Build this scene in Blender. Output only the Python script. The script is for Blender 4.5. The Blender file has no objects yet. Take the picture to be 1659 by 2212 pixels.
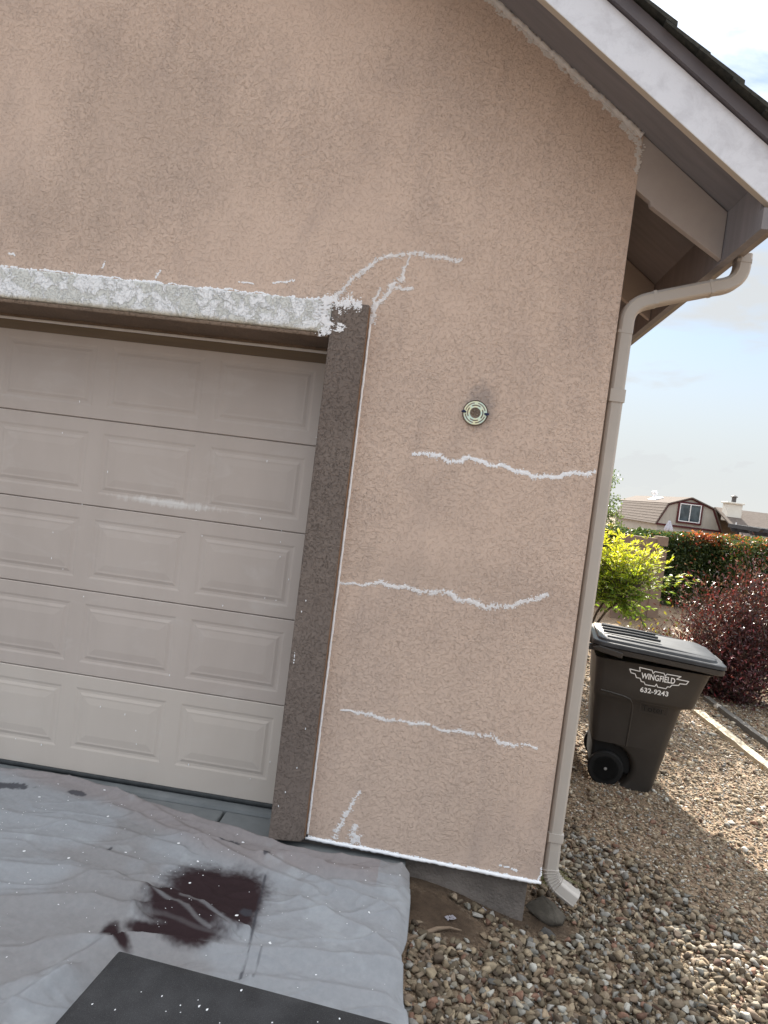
import bpy, math, random
import numpy as np
from mathutils import Matrix, Vector
R = math.radians
random.seed(7)
RNG = np.random.default_rng(11)
SC = bpy.context.scene
COL = SC.collection

# ------------------------------------------------------------------ camera
def cam_axes(yaw, pitch, roll):
    cy, sy, cp, sp, cr, sr = math.cos(yaw), math.sin(yaw), math.cos(pitch), math.sin(pitch), math.cos(roll), math.sin(roll)
    fwd = Vector((sy*cp, cy*cp, sp)); r0 = Vector((cy, -sy, 0)); u0 = r0.cross(fwd)
    return r0*cr + u0*sr, u0*cr - r0*sr, fwd
cam_d = bpy.data.cameras.new('camera')
cam = bpy.data.objects.new('camera', cam_d); COL.objects.link(cam)
_r, _u, _f = cam_axes(-.0856, -.0422, .1251)
cam.matrix_world = Matrix(((_r.x, _u.x, -_f.x, 0), (_r.y, _u.y, -_f.y, -3.6), (_r.z, _u.z, -_f.z, 1.94), (0, 0, 0, 1)))
cam_d.sensor_fit = 'HORIZONTAL'; cam_d.sensor_width = 36.0
cam_d.lens = 1533.7/1659*36.0
cam_d.clip_start = .05; cam_d.clip_end = 3000
SC.camera = cam

# ------------------------------------------------------------------ world: sky with a veil of thin cloud
SUN_EL, SUN_AZ = R(31), R(-1.05)          # azimuth from +y, clockwise seen from above
world = bpy.data.worlds.new('World'); SC.world = world; world.use_nodes = True
wt = world.node_tree; wt.nodes.clear()
wn = wt.nodes.new; wl = wt.links.new
out = wn('ShaderNodeOutputWorld')
sky = wn('ShaderNodeTexSky'); sky.sky_type = 'NISHITA'; sky.sun_disc = False
sky.sun_elevation = SUN_EL; sky.sun_rotation = SUN_AZ
sky.air_density = 1.0; sky.dust_density = .12; sky.ozone_density = 1.2
bg = wn('ShaderNodeBackground'); bg.inputs['Strength'].default_value = .05
wl(sky.outputs[0], bg.inputs['Color'])
# veil of high cloud: set far brighter overhead, out of view, to light the shaded wall, the same all the way round
tc = wn('ShaderNodeTexCoord')
sx = wn('ShaderNodeSeparateXYZ'); wl(tc.outputs['Generated'], sx.inputs[0])
zr = wn('ShaderNodeMapRange'); zr.interpolation_type = 'SMOOTHSTEP'
for k_, v_ in (('From Min', .30), ('From Max', .82), ('To Min', .245), ('To Max', 1.15)): zr.inputs[k_].default_value = v_
wl(sx.outputs[2], zr.inputs['Value'])
cl = wn('ShaderNodeBackground'); cl.inputs['Color'].default_value = (.955, .985, 1, 1); wl(zr.outputs[0], cl.inputs['Strength'])
mp = wn('ShaderNodeMapping'); mp.inputs['Scale'].default_value = (1.5, 1.5, 5.0); mp.inputs['Rotation'].default_value = (.10, -.16, .4); mp.inputs['Location'].default_value = (.35, .2, .1)
wl(tc.outputs['Generated'], mp.inputs['Vector'])
nz = wn('ShaderNodeTexNoise'); nz.inputs['Scale'].default_value = 2.3; nz.inputs['Detail'].default_value = 8; nz.inputs['Roughness'].default_value = .56; nz.inputs['Distortion'].default_value = .45
wl(mp.outputs[0], nz.inputs['Vector'])
cr = wn('ShaderNodeValToRGB'); cr.color_ramp.elements[0].position = .35; cr.color_ramp.elements[1].position = .60
cr.color_ramp.elements[0].color = (.03, .03, .03, 1); cr.color_ramp.elements[1].color = (.97, .97, .97, 1)
wl(nz.outputs['Fac'], cr.inputs['Fac'])
mx = wn('ShaderNodeMixShader')
hz = wn('ShaderNodeMapRange'); hz.interpolation_type = 'SMOOTHSTEP'     # haze closes the gaps towards the horizon
for k_, v_ in (('From Min', .04), ('From Max', .42), ('To Min', .96), ('To Max', 0)): hz.inputs[k_].default_value = v_
wl(sx.outputs[2], hz.inputs['Value'])
hm = wn('ShaderNodeMath'); hm.operation = 'MAXIMUM'; wl(cr.outputs['Color'], hm.inputs[0]); wl(hz.outputs[0], hm.inputs[1])
wl(hm.outputs[0], mx.inputs['Fac']); wl(bg.outputs[0], mx.inputs[1]); wl(cl.outputs[0], mx.inputs[2])
wl(mx.outputs[0], out.inputs['Surface'])

sun_d = bpy.data.lights.new('sun', 'SUN'); sun_d.energy = 5.0; sun_d.angle = R(.55); sun_d.color = (1, .93, .82)
sun = bpy.data.objects.new('sun', sun_d); COL.objects.link(sun)
sv = Vector((math.sin(SUN_AZ)*math.cos(SUN_EL), math.cos(SUN_AZ)*math.cos(SUN_EL), math.sin(SUN_EL)))
sun.rotation_euler = sv.to_track_quat('Z', 'Y').to_euler(); sun.location = (0, 0, 30)

vs = SC.view_settings
vs.view_transform = 'Standard'; vs.look = 'None'; vs.gamma = 1.0; vs.exposure = 1.68; vs.use_curve_mapping = False

# ------------------------------------------------------------------ helpers
def tag(o, label=None, cat=None, group=None, kind=None):
    if label: o['label'] = label
    if cat: o['category'] = cat
    if group: o['group'] = group
    if kind: o['kind'] = kind
    return o

def thing(name, label, cat, loc=(0, 0, 0), rz=0, group=None):
    o = bpy.data.objects.new(name, None); COL.objects.link(o)
    o.empty_display_size = .1
    o.location = loc; o.rotation_euler = (0, 0, rz)
    return tag(o, label, cat, group)

def link(name, me, m, parent=None):
    if m is not None and not me.materials: me.materials.append(m)
    o = bpy.data.objects.new(name, me); COL.objects.link(o)
    if parent is not None: o.parent = parent
    return o

class MB:
    def __init__(s): s.v = []; s.f = []
    def add(s, vs, fs):
        n = len(s.v); s.v += [tuple(map(float, p)) for p in vs]; s.f += [tuple(i+n for i in f) for f in fs]; return s
    def box(s, x0, x1, y0, y1, z0, z1):
        return s.add([(x0,y0,z0),(x1,y0,z0),(x1,y1,z0),(x0,y1,z0),(x0,y0,z1),(x1,y0,z1),(x1,y1,z1),(x0,y1,z1)],
                     [(0,3,2,1),(4,5,6,7),(0,1,5,4),(1,2,6,5),(2,3,7,6),(3,0,4,7)])
    def prism_y(s, poly, y0, y1):            # polygon of (x, z), extruded along y
        n = len(poly)
        s.add([(x, y0, z) for x, z in poly] + [(x, y1, z) for x, z in poly],
              [tuple(range(n)), tuple(range(2*n-1, n-1, -1))] + [(i, i+n, (i+1) % n+n, (i+1) % n) for i in range(n)])
        return s
    def prism_x(s, poly, x0, x1):            # polygon of (y, z)
        n = len(poly)
        s.add([(x0, y, z) for y, z in poly] + [(x1, y, z) for y, z in poly],
              [tuple(range(n-1, -1, -1)), tuple(range(n, 2*n))] + [(i, (i+1) % n, (i+1) % n+n, i+n) for i in range(n)])
        return s
    def loft(s, rings, caps=True):
        n = len(rings[0]); b = len(s.v)
        for r in rings: s.v += [tuple(map(float, p)) for p in r]
        for k in range(len(rings)-1):
            for i in range(n):
                j = (i+1) % n
                s.f.append((b+k*n+i, b+k*n+j, b+(k+1)*n+j, b+(k+1)*n+i))
        if caps:
            s.f.append(tuple(b+i for i in range(n-1, -1, -1))); s.f.append(tuple(b+(len(rings)-1)*n+i for i in range(n)))
        return s
    def tube(s, path, rad, n=8, caps=True, jit=0):
        path = [Vector(p) for p in path]; rings = []
        up = Vector((0, 0, 1))
        for i, p in enumerate(path):
            t = (path[min(i+1, len(path)-1)]-path[max(i-1, 0)]).normalized()
            a = t.cross(up)
            if a.length < .05: a = t.cross(Vector((1, 0, 0)))
            a.normalize(); b = t.cross(a)
            r = rad[i] if isinstance(rad, (list, tuple)) else rad
            rings.append([p + (a*math.cos(2*math.pi*k/n)+b*math.sin(2*math.pi*k/n))*r*(1+(random.uniform(-jit, jit) if jit else 0)) for k in range(n)])
        return s.loft(rings, caps)
    def lathe(s, prof, n=24, axis='z', c=(0, 0, 0)):
        rings = []
        for r, h in prof:
            ring = []
            for k in range(n):
                a = 2*math.pi*k/n
                q = (r*math.cos(a), r*math.sin(a), h) if axis == 'z' else ((r*math.cos(a), h, r*math.sin(a)) if axis == 'y' else (h, r*math.cos(a), r*math.sin(a)))
                ring.append((q[0]+c[0], q[1]+c[1], q[2]+c[2]))
            rings.append(ring)
        return s.loft(rings)
    def mesh(s, name, smooth=None, fix=True):
        me = bpy.data.meshes.new(name); me.from_pydata(s.v, [], s.f)
        if fix:
            import bmesh
            b = bmesh.new(); b.from_mesh(me); bmesh.ops.recalc_face_normals(b, faces=b.faces); b.to_mesh(me); b.free()
        if smooth is not None:
            me.polygons.foreach_set('use_smooth', [True]*len(me.polygons)); me.set_sharp_from_angle(angle=R(smooth))
        return me
    def build(s, name, m, parent=None, smooth=None, bevel=0, seg=2):
        o = link(name, s.mesh(name, smooth), m, parent)
        if bevel:
            b = o.modifiers.new('bevel', 'BEVEL'); b.width = bevel; b.segments = seg; b.limit_method = 'ANGLE'; b.angle_limit = R(40)
        return o

def np_mesh(name, V, F, cols=None, smooth=False):
    """V (n,3); F (m,k) all faces of k corners; cols (n,3) point colours"""
    me = bpy.data.meshes.new(name); V = np.asarray(V, np.float32); F = np.asarray(F, np.int32)
    me.vertices.add(len(V)); me.vertices.foreach_set('co', V.ravel())
    k = F.shape[1]
    me.loops.add(F.size); me.loops.foreach_set('vertex_index', F.ravel())
    me.polygons.add(len(F)); me.polygons.foreach_set('loop_start', np.arange(0, F.size, k, dtype=np.int32))
    if smooth: me.polygons.foreach_set('use_smooth', np.ones(len(F), bool))
    me.update(calc_edges=True); me.validate()
    if cols is not None:
        a = me.attributes.new('Col', 'FLOAT_COLOR', 'POINT')
        a.data.foreach_set('color', np.concatenate([cols, np.ones((len(cols), 1))], 1).astype(np.float32).ravel())
    return me

# ---- value noise for numpy geometry
def vnoise(x, y, seed=0):
    xi, yi = np.floor(x).astype(int), np.floor(y).astype(int); xf, yf = x-xi, y-yi
    def h(a, b):
        n = (a*374761393 + b*668265263 + seed*974634777) & 0x7fffffff
        n = ((n ^ (n >> 13))*1274126177) & 0x7fffffff
        return ((n ^ (n >> 16)) & 0xffff)/65535.0
    u, v = xf*xf*(3-2*xf), yf*yf*(3-2*yf)
    return (h(xi, yi)*(1-u)+h(xi+1, yi)*u)*(1-v) + (h(xi, yi+1)*(1-u)+h(xi+1, yi+1)*u)*v
def fbm(x, y, seed=0, o=4):
    t, a, s = 0, .5, 0
    for i in range(o): t = t + a*vnoise(x*2**i, y*2**i, seed+i); s += a; a *= .5
    return t/s
def sstep(a, b, x):
    t = np.clip((x-a)/(b-a), 0, 1); return t*t*(3-2*t)

# ------------------------------------------------------------------ materials
class NT:
    def __init__(s, name):
        s.m = bpy.data.materials.new(name); s.m.use_nodes = True; s.t = s.m.node_tree
        s.b = s.t.nodes['Principled BSDF']; s.out = s.t.nodes['Material Output']
        s.co = s.t.nodes.new('ShaderNodeTexCoord').outputs['Object']
    def n(s, k, **kw):
        x = s.t.nodes.new(k)
        for a, v in kw.items():
            if a in x.inputs: x.inputs[a].default_value = v
            else: setattr(x, a, v)
        return x
    def l(s, a, b): s.t.links.new(a, b)
    def noise(s, scale, detail=4, rough=.55, dist=0, vec=None, sc=None):
        x = s.n('ShaderNodeTexNoise'); x.inputs['Scale'].default_value = scale; x.inputs['Detail'].default_value = detail
        x.inputs['Roughness'].default_value = rough; x.inputs['Distortion'].default_value = dist
        v = vec or s.co
        if sc:
            mpn = s.n('ShaderNodeMapping'); mpn.inputs['Scale'].default_value = sc; s.l(v, mpn.inputs['Vector']); v = mpn.outputs[0]
        s.l(v, x.inputs['Vector']); return x.outputs['Fac']
    def ramp(s, fac, a, b, ca=(0, 0, 0), cb=(1, 1, 1), mode='LINEAR'):
        x = s.n('ShaderNodeValToRGB'); x.color_ramp.interpolation = mode
        e = x.color_ramp.elements; e[0].position = a; e[1].position = b; e[0].color = (*ca, 1); e[1].color = (*cb, 1)
        s.l(fac, x.inputs['Fac']); return x.outputs['Color']
    def mix(s, fac, a, b, mode='MIX'):
        x = s.n('ShaderNodeMix', data_type='RGBA', blend_type=mode)
        for v, i in ((fac, 0), (a, 6), (b, 7)):
            if isinstance(v, (int, float)): x.inputs[i].default_value = v
            elif isinstance(v, tuple): x.inputs[i].default_value = (*v, 1)
            else: s.l(v, x.inputs[i])
        return x.outputs[2]
    def math(s, op, a, b=0.0):
        x = s.n('ShaderNodeMath', operation=op)
        for v, i in ((a, 0), (b, 1)):
            if isinstance(v, (int, float)): x.inputs[i].default_value = v
            else: s.l(v, x.inputs[i])
        return x.outputs[0]
    def bump(s, h, strength=.5, dist=.01, normal=None):
        x = s.n('ShaderNodeBump'); x.inputs['Strength'].default_value = strength; x.inputs['Distance'].default_value = dist
        s.l(h, x.inputs['Height'])
        if normal is not None: s.l(normal, x.inputs['Normal'])
        return x.outputs['Normal']
    def done(s, col=None, rough=.8, normal=None, spec=.3, metal=0):
        if col is not None:
            if isinstance(col, tuple): s.b.inputs['Base Color'].default_value = (*col, 1)
            else: s.l(col, s.b.inputs['Base Color'])
        if isinstance(rough, (int, float)): s.b.inputs['Roughness'].default_value = rough
        else: s.l(rough, s.b.inputs['Roughness'])
        s.b.inputs['Specular IOR Level'].default_value = spec; s.b.inputs['Metallic'].default_value = metal
        if normal is not None: s.l(normal, s.b.inputs['Normal'])
        return s.m
    def attr(s, name='Col'):
        x = s.n('ShaderNodeAttribute'); x.attribute_name = name; return x.outputs['Color']

def simple(name, c0, c1, rough=.8, scale=8, bscale=60, bstr=.2, bdist=.003, spec=.3, sc=None, metal=0):
    t = NT(name)
    c = t.mix(t.ramp(t.noise(scale, 5, .6, sc=sc), .3, .7), c0, c1)
    return t.done(c, rough, t.bump(t.noise(bscale, 4, sc=sc), bstr, bdist), spec, metal)

def stucco(name, c0, c1, stain, scale=56, strength=.62, dist=.012, pit=.86, bracket=False):
    t = NT(name)
    coarse = t.noise(.55, 2)
    n1 = t.noise(scale, 4.5, .62, .45)
    n2 = t.noise(scale*2.6, 3, .6, .6)
    plate = t.ramp(n1, .445, .475)                      # flattened trowel islands with a crisp step
    rg = t.ramp(t.noise(.9, 3, .6, .3), .38, .62)          # float marks: some areas hold a much coarser relief than others
    amp = t.math('ADD', .32, t.math('MULTIPLY', rg, .95))
    h = t.math('MULTIPLY', amp, t.math('ADD', t.math('MULTIPLY', plate, .8), t.math('MULTIPLY', n2, .35)))
    vary = t.ramp(coarse, .35, .65)
    nb = t.bump(h, strength, dist)
    nb = t.bump(t.noise(9, 3), .25, .012, nb)
    nb = t.bump(t.math('MULTIPLY', rg, t.ramp(t.noise(31, 5, .65, .5), .42, .52)), .38, .012, nb)
    big = t.mix(t.ramp(t.noise(1.1, 4, .6), .32, .68), c0, c1)
    patch = t.mix(t.math('MULTIPLY', t.ramp(t.noise(2.3, 4, .62, .4, sc=(1, 1, .8)), .5, .72), .45), big, stain)
    patch = t.mix(t.math('MULTIPLY', t.ramp(t.noise(3.4, 6, .7, .5, sc=(1.3, 1, .30)), .52, .74), .55), patch, stain)   # rain streaks
    fine = t.mix(t.ramp(t.noise(230, 2), .25, .8), t.mix(1.0, patch, (.88, .88, .88), 'MULTIPLY'), patch)
    lines = t.ramp(t.math('ABSOLUTE', t.math('SUBTRACT', n1, .455)), .004, .019)   # shade under the broken trowel edges, painted in as darker lines
    broken = t.ramp(t.noise(24, 3, .6), .40, .56)
    area = t.math('MULTIPLY', t.math('SUBTRACT', 1.0, rg), .62)
    seam = t.math('MAXIMUM', lines, t.math('MAXIMUM', t.math('MULTIPLY', broken, .85), area))
    col = t.mix(seam, t.mix(1.0, fine, (pit, pit*.97, pit*.94), 'MULTIPLY'), fine)
    if bracket:                                       # old weathering left of the door's head and a faint smudge lower right
        for (mx_, mz_, rx_, rz_, am) in ((-1.75, 3.62, .85, .62, .30), (-.05, 1.50, .55, .16, .25), (-2.3, 3.1, .5, .35, .28)):
            mpn = t.n('ShaderNodeMapping'); mpn.inputs['Location'].default_value = (-mx_/rx_, 0, -mz_/rz_); mpn.inputs['Scale'].default_value = (1/rx_, .01, 1/rz_)
            t.l(t.co, mpn.inputs['Vector']); ln = t.n('ShaderNodeVectorMath', operation='LENGTH'); t.l(mpn.outputs[0], ln.inputs[0])
            sm = t.ramp(t.math('ADD', ln.outputs['Value'], t.math('MULTIPLY', t.math('SUBTRACT', t.noise(4.5, 6, .68, .4, sc=(1, 1, .45)), .5), 2.0)), .2, 1.25)
            col = t.mix(t.math('MULTIPLY', t.math('SUBTRACT', 1.0, sm), am), col, (.36, .285, .24))
    if bracket:                                       # grey smudge left by the old lamp round its bracket
        mpn = t.n('ShaderNodeMapping'); mpn.inputs['Location'].default_value = (-.105/.085, 0, -2.375/.14); mpn.inputs['Scale'].default_value = (1/.085, .01, 1/.14)
        t.l(t.co, mpn.inputs['Vector']); ln = t.n('ShaderNodeVectorMath', operation='LENGTH'); t.l(mpn.outputs[0], ln.inputs[0])
        sm = t.ramp(t.math('ADD', ln.outputs['Value'], t.math('MULTIPLY', t.math('SUBTRACT', t.noise(24, 4), .5), 1.1)), .55, 1.25)
        col = t.mix(t.math('MULTIPLY', t.math('SUBTRACT', 1.0, sm), .62), col, (.27, .235, .225))
    return t.done(col, .92, nb, .15)

M = {}
M['stucco'] = stucco('peach_stucco', (.605, .466, .384), (.665, .516, .425), (.47, .37, .32), bracket=True)
M['trim'] = stucco('brown_stucco', (.19, .153, .134), (.225, .184, .160), (.155, .125, .112), 56, .8, .012, .90)
M['trim_dark'] = stucco('dark_brown_stucco', (.26, .19, .145), (.21, .155, .115), (.17, .128, .10), 56, .8, .012, .86)
def header_mat():
    t = NT('patched_header')
    n = t.noise(15, 7, .66, .6); w = t.ramp(n, .47, .51)
    n2 = t.noise(60, 3, .5, 1.2)
    h = t.math('ADD', t.math('MULTIPLY', t.ramp(n2, .44, .5), .7), t.math('MULTIPLY', w, .6))
    col = t.mix(w, t.mix(t.noise(7, 3), (.62, .63, .61), (.69, .695, .665)), (.82, .83, .85))
    sp = t.n('ShaderNodeSeparateXYZ'); t.l(t.co, sp.inputs[0])
    lo = t.ramp(t.math('ADD', sp.outputs[2], t.math('MULTIPLY', t.noise(20, 4), .03)), 2.655/4, 2.685/4)
    zz = t.math('DIVIDE', t.math('ADD', sp.outputs[2], t.math('MULTIPLY', t.noise(22, 5), .035)), 4.0)
    lo = t.ramp(zz, 2.668/4, 2.69/4)
    col = t.mix(lo, (.50, .45, .36), col)
    return t.done(col, .85, t.bump(h, .9, .006), .2)
M['header'] = header_mat()
M['white_patch'] = simple('white_elastomeric_paint', (.80, .81, .84), (.88, .88, .9), .6, 30, 200, .4, .002)
M['chalk'] = simple('thin_white_paint', (.70, .67, .66), (.84, .83, .84), .7, 60, 240, .4, .002)
M['gray_caulk'] = simple('grey_caulk', (.58, .545, .52), (.68, .645, .62), .8, 20, 150, .4, .003)
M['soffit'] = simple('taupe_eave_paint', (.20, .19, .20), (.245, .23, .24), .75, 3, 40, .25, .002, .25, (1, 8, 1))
M['rafter'] = simple('taupe_rafter_paint', (.37, .325, .305), (.43, .38, .355), .75, 4, 50, .25, .002, .25)
def barge_mat():
    t = NT('primed_barge_board')
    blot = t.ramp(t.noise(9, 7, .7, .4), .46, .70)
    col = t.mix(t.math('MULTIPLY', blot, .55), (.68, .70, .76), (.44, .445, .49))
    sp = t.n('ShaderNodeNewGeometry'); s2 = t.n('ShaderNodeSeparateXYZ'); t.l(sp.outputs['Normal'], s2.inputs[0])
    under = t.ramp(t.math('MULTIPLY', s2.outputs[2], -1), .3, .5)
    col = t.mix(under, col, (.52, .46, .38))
    return t.done(col, .7, t.bump(t.noise(90, 4), .25, .002), .25)
M['barge'] = barge_mat()
M['drip'] = simple('dark_drip_edge', (.10, .09, .10), (.12, .105, .11), .5, 6)
M['shingle'] = simple('asphalt_shingle', (.035, .038, .036), (.07, .068, .06), .95, 40, 300, .8, .004, .1)
M['gutter'] = simple('taupe_gutter', (.25, .215, .19), (.28, .24, .215), .45, 3, 30, .05, .001, .4)
M['spout'] = simple('tan_downspout_enamel', (.42, .385, .35), (.47, .43, .39), .42, 4, 40, .06, .001, .45)
M['stem'] = simple('painted_stem_wall', (.105, .092, .083), (.225, .195, .175), .95, 5, 70, .9, .008, .12)
def door_mat(name='faded_garage_door_paint', c0=(.445, .385, .348), c1=(.50, .437, .397)):
    t = NT(name)
    streak = t.noise(2.2, 5, .6, .3, sc=(1.2, 1, .35)); chalky = t.ramp(t.noise(3.2, 6, .65, .8, sc=(.9, 1, 2.2)), .55, .8)
    col = t.mix(t.ramp(streak, .3, .7), c0, c1)
    col = t.mix(t.math('MULTIPLY', chalky, .5), col, (.55, .51, .48))
    mpn = t.n('ShaderNodeMapping'); mpn.inputs['Location'].default_value = (1.55/.34, 0, -1.668/.028); mpn.inputs['Scale'].default_value = (1/.34, .001, 1/.028)
    t.l(t.co, mpn.inputs['Vector']); ln = t.n('ShaderNodeVectorMath', operation='LENGTH'); t.l(mpn.outputs[0], ln.inputs[0])
    sm = t.ramp(t.math('ADD', ln.outputs['Value'], t.math('MULTIPLY', t.math('SUBTRACT', t.noise(30, 5, .7, sc=(1, 1, .3)), .5), 2.2)), .35, 1.2)
    col = t.mix(t.math('MULTIPLY', t.math('SUBTRACT', 1.0, sm), .7), col, (.68, .66, .64))          # chalky smear where something rubbed
    wood = t.noise(120, 3, .5, .4, sc=(.06, 1, 1))
    return t.done(col, .62, t.bump(wood, .12, .0015), .3)
M['door'] = door_mat(); M['door_low'] = door_mat('newer_garage_door_paint', (.50, .443, .396), (.545, .485, .435))
M['rubber'] = simple('black_rubber', (.03, .033, .036), (.055, .058, .06), .6, 20)
M['stop'] = simple('brown_door_stop', (.12, .085, .055), (.16, .115, .075), .6, 6, 30, .1, .002, .3, (.2, 1, 4))
M['concrete'] = simple('grey_concrete', (.135, .145, .15), (.19, .20, .205), .9, 5, 120, .4, .003, .2)  # blue-grey concrete, mottled at random
M['metal'] = None
def bracket_mat():
    t = NT('zinc_plated_steel')
    c = t.mix(t.ramp(t.noise(22, 2), .4, .6), (.82, .80, .55), (.62, .78, .70))
    return t.done(c, .38, t.bump(t.noise(120), .1, .001), .5, .55)
M['metal'] = bracket_mat()
M['dark_hole'] = simple('dark_box_interior', (.05, .045, .035), (.16, .13, .09), .9, 40)
M['navy'] = simple('navy_screw_cap', (.01, .015, .05), (.015, .02, .07), .4, 10)
def colmat(name, rough=.85, bs=140, bstr=.5, bd=.003, spec=.25, var=.35):
    t = NT(name); a = t.attr()
    c = t.mix(t.ramp(t.noise(bs*.5, 4, .6), .25, .75), t.mix(1.0, a, (1-var,)*3, 'MULTIPLY'), a)
    return t.done(c, rough, t.bump(t.noise(bs, 4), bstr, bd), spec)
M['stone'] = colmat('river_stones')
M['ground'] = None
def leafmat(name, rough, trans, spec):
    t = NT(name); a = t.attr()
    t.done(a, rough, None, spec)
    tr = t.n('ShaderNodeBsdfTranslucent'); t.l(t.mix(1.0, a, (1.5, 1.6, .8), 'MULTIPLY'), tr.inputs['Color'])
    ms = t.n('ShaderNodeMixShader'); ms.inputs[0].default_value = trans
    t.l(t.b.outputs[0], ms.inputs[1]); t.l(tr.outputs[0], ms.inputs[2]); t.l(ms.outputs[0], t.out.inputs['Surface'])
    return t.m
M['leaf'] = leafmat('hedge_leaves', .42, .30, .4)
M['leaf_bright'] = leafmat('bright_leaves', .5, .50, .35)
M['leaf_purple'] = leafmat('purple_leaves', .40, .22, .45)
M['bark'] = simple('bark', (.06, .045, .035), (.11, .085, .065), .95, 20, 90, .8, .006)
M['cart'] = simple('dark_brown_plastic', (.030, .026, .0225), (.039, .034, .030), .45, 5, 320, .25, .001, .45)
M['lid'] = simple('black_lid_plastic', (.010, .011, .012), (.038, .040, .044), .42, 9, 260, .25, .001, .5)
M['tyre'] = simple('black_wheel_plastic', (.006, .006, .006), (.010, .010, .010), .7, 10)
M['axle'] = simple('bright_axle_cap', (.55, .55, .55), (.7, .7, .7), .3, 10, metal=.8)
M['decal'] = simple('white_decal', (.82, .82, .80), (.86, .86, .84), .5, 10)
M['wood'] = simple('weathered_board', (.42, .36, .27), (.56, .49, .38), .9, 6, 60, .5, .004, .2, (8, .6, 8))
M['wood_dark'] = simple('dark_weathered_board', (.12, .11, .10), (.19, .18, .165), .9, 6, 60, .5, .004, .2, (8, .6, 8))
M['block'] = simple('tan_block', (.215, .155, .12), (.265, .195, .15), .95, 9, 130, .6, .006, .15)
M['mortar'] = simple('mortar', (.23, .18, .145), (.27, .215, .18), .95, 9, 130, .6, .006, .15)
M['siding'] = simple('cream_siding', (.40, .375, .335), (.45, .42, .375), .8, 2, 30, .1, .004)
M['red_trim'] = simple('dark_red_trim', (.072, .014, .017), (.095, .02, .023), .6, 4)
M['tan_roof'] = simple('tan_roof_shingle', (.115, .094, .082), (.155, .128, .112), .95, 6, 12, .6, .03, .1)
M['white_frame'] = simple('white_frame', (.75, .76, .78), (.8, .8, .82), .5, 4)
M['white_brick'] = simple('white_painted_brick', (.70, .68, .62), (.78, .76, .70), .85, 3, 14, .5, .02)
def glass_mat():
    t = NT('window_glass'); return t.done(t.mix(t.ramp(t.noise(2.0, 3), .4, .6), (.03, .045, .055), (.07, .095, .11)), .08, None, .6)
M['glass'] = glass_mat()
M['flue'] = simple('dark_flue', (.06, .055, .055), (.09, .08, .08), .6, 8)
M['pergola'] = simple('dark_pergola_stain', (.018, .02, .028), (.03, .033, .042), .7, 6)
M['umbrella'] = simple('grey_umbrella_cloth', (.42, .43, .50), (.5, .51, .58), .9, 6)
def box_mat():
    t = NT('black_grit_top')
    sp = t.ramp(t.noise(420, 2, .6), .56, .68)
    c = t.mix(t.math('MULTIPLY', sp, .5), t.mix(t.ramp(t.noise(5, 4), .3, .7), (.017, .017, .018), (.050, .050, .053)), (.12, .12, .125))
    return t.done(c, .82, t.bump(t.noise(420, 3), .7, .002), .3)
M['grit'] = box_mat()
M['twig'] = simple('dry_twig', (.16, .115, .08), (.24, .18, .13), .9, 20)
M['dry_grass'] = simple('dry_grass', (.22, .24, .10), (.30, .28, .14), .8, 30)

# ------------------------------------------------------------------ terrain
def terr(x, y):
    x = np.asarray(x, float); y = np.asarray(y, float)
    z = -.085 - .13*sstep(.05, .8, x)
    z = np.where(x < .05, -.10, z)
    z = z + .16*sstep(3.9, 4.6, x)*sstep(9.5, 11, y)
    z = z - .95*sstep(16, 36, y)
    f = sstep(0.0, .2, x)*(1-sstep(12, 20, np.hypot(x, y)))
    z = z + f*(.05*(fbm(x*1.7, y*1.7, 3)-.5) + .012*(fbm(x*9, y*9, 8)-.5))
    return z
def graded(lo, hi, fine_lo, fine_hi, step, grow=1.22):
    a = list(np.arange(fine_lo, fine_hi+1e-6, step)); s = step; p = fine_hi
    while p < hi: s *= grow; p += s; a.append(p)
    s = step; p = fine_lo; b = []
    while p > lo: s *= grow; p -= s; b.append(p)
    return np.array(b[::-1]+a)
gx = graded(-500, 700, 0, 4.2, .05); gy = graded(-500, 1400, -1.6, 7, .05)
GX, GY = np.meshgrid(gx, gy); GZ = terr(GX, GY)
nx, ny = len(gx), len(gy)
idx = np.arange(nx*ny).reshape(ny, nx)
GF = np.stack([idx[:-1, :-1], idx[:-1, 1:], idx[1:, 1:], idx[1:, :-1]], -1).reshape(-1, 4)
def dirt_amount(x, y):
    d1 = 1-sstep(.10, .34, np.hypot((x-.22)*.8, (y+.20)*1.1)+.12*(fbm(x*9, y*9, 21)-.5))
    d2 = 1-sstep(.0, .14, np.abs(y-.02)+.05*(fbm(x*12, y*12, 4)-.5)); d2 = d2*(x < .72)
    d3 = 1-sstep(.05, .2, np.hypot(x-.80, (y-.12)*.6)+.08*(fbm(x*9, y*9, 5)-.5))
    return np.clip(np.maximum(np.maximum(d1, d2), d3), 0, 1)
gcol = np.zeros((nx*ny, 3)); gcol[:, 0] = dirt_amount(GX, GY).ravel()
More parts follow.
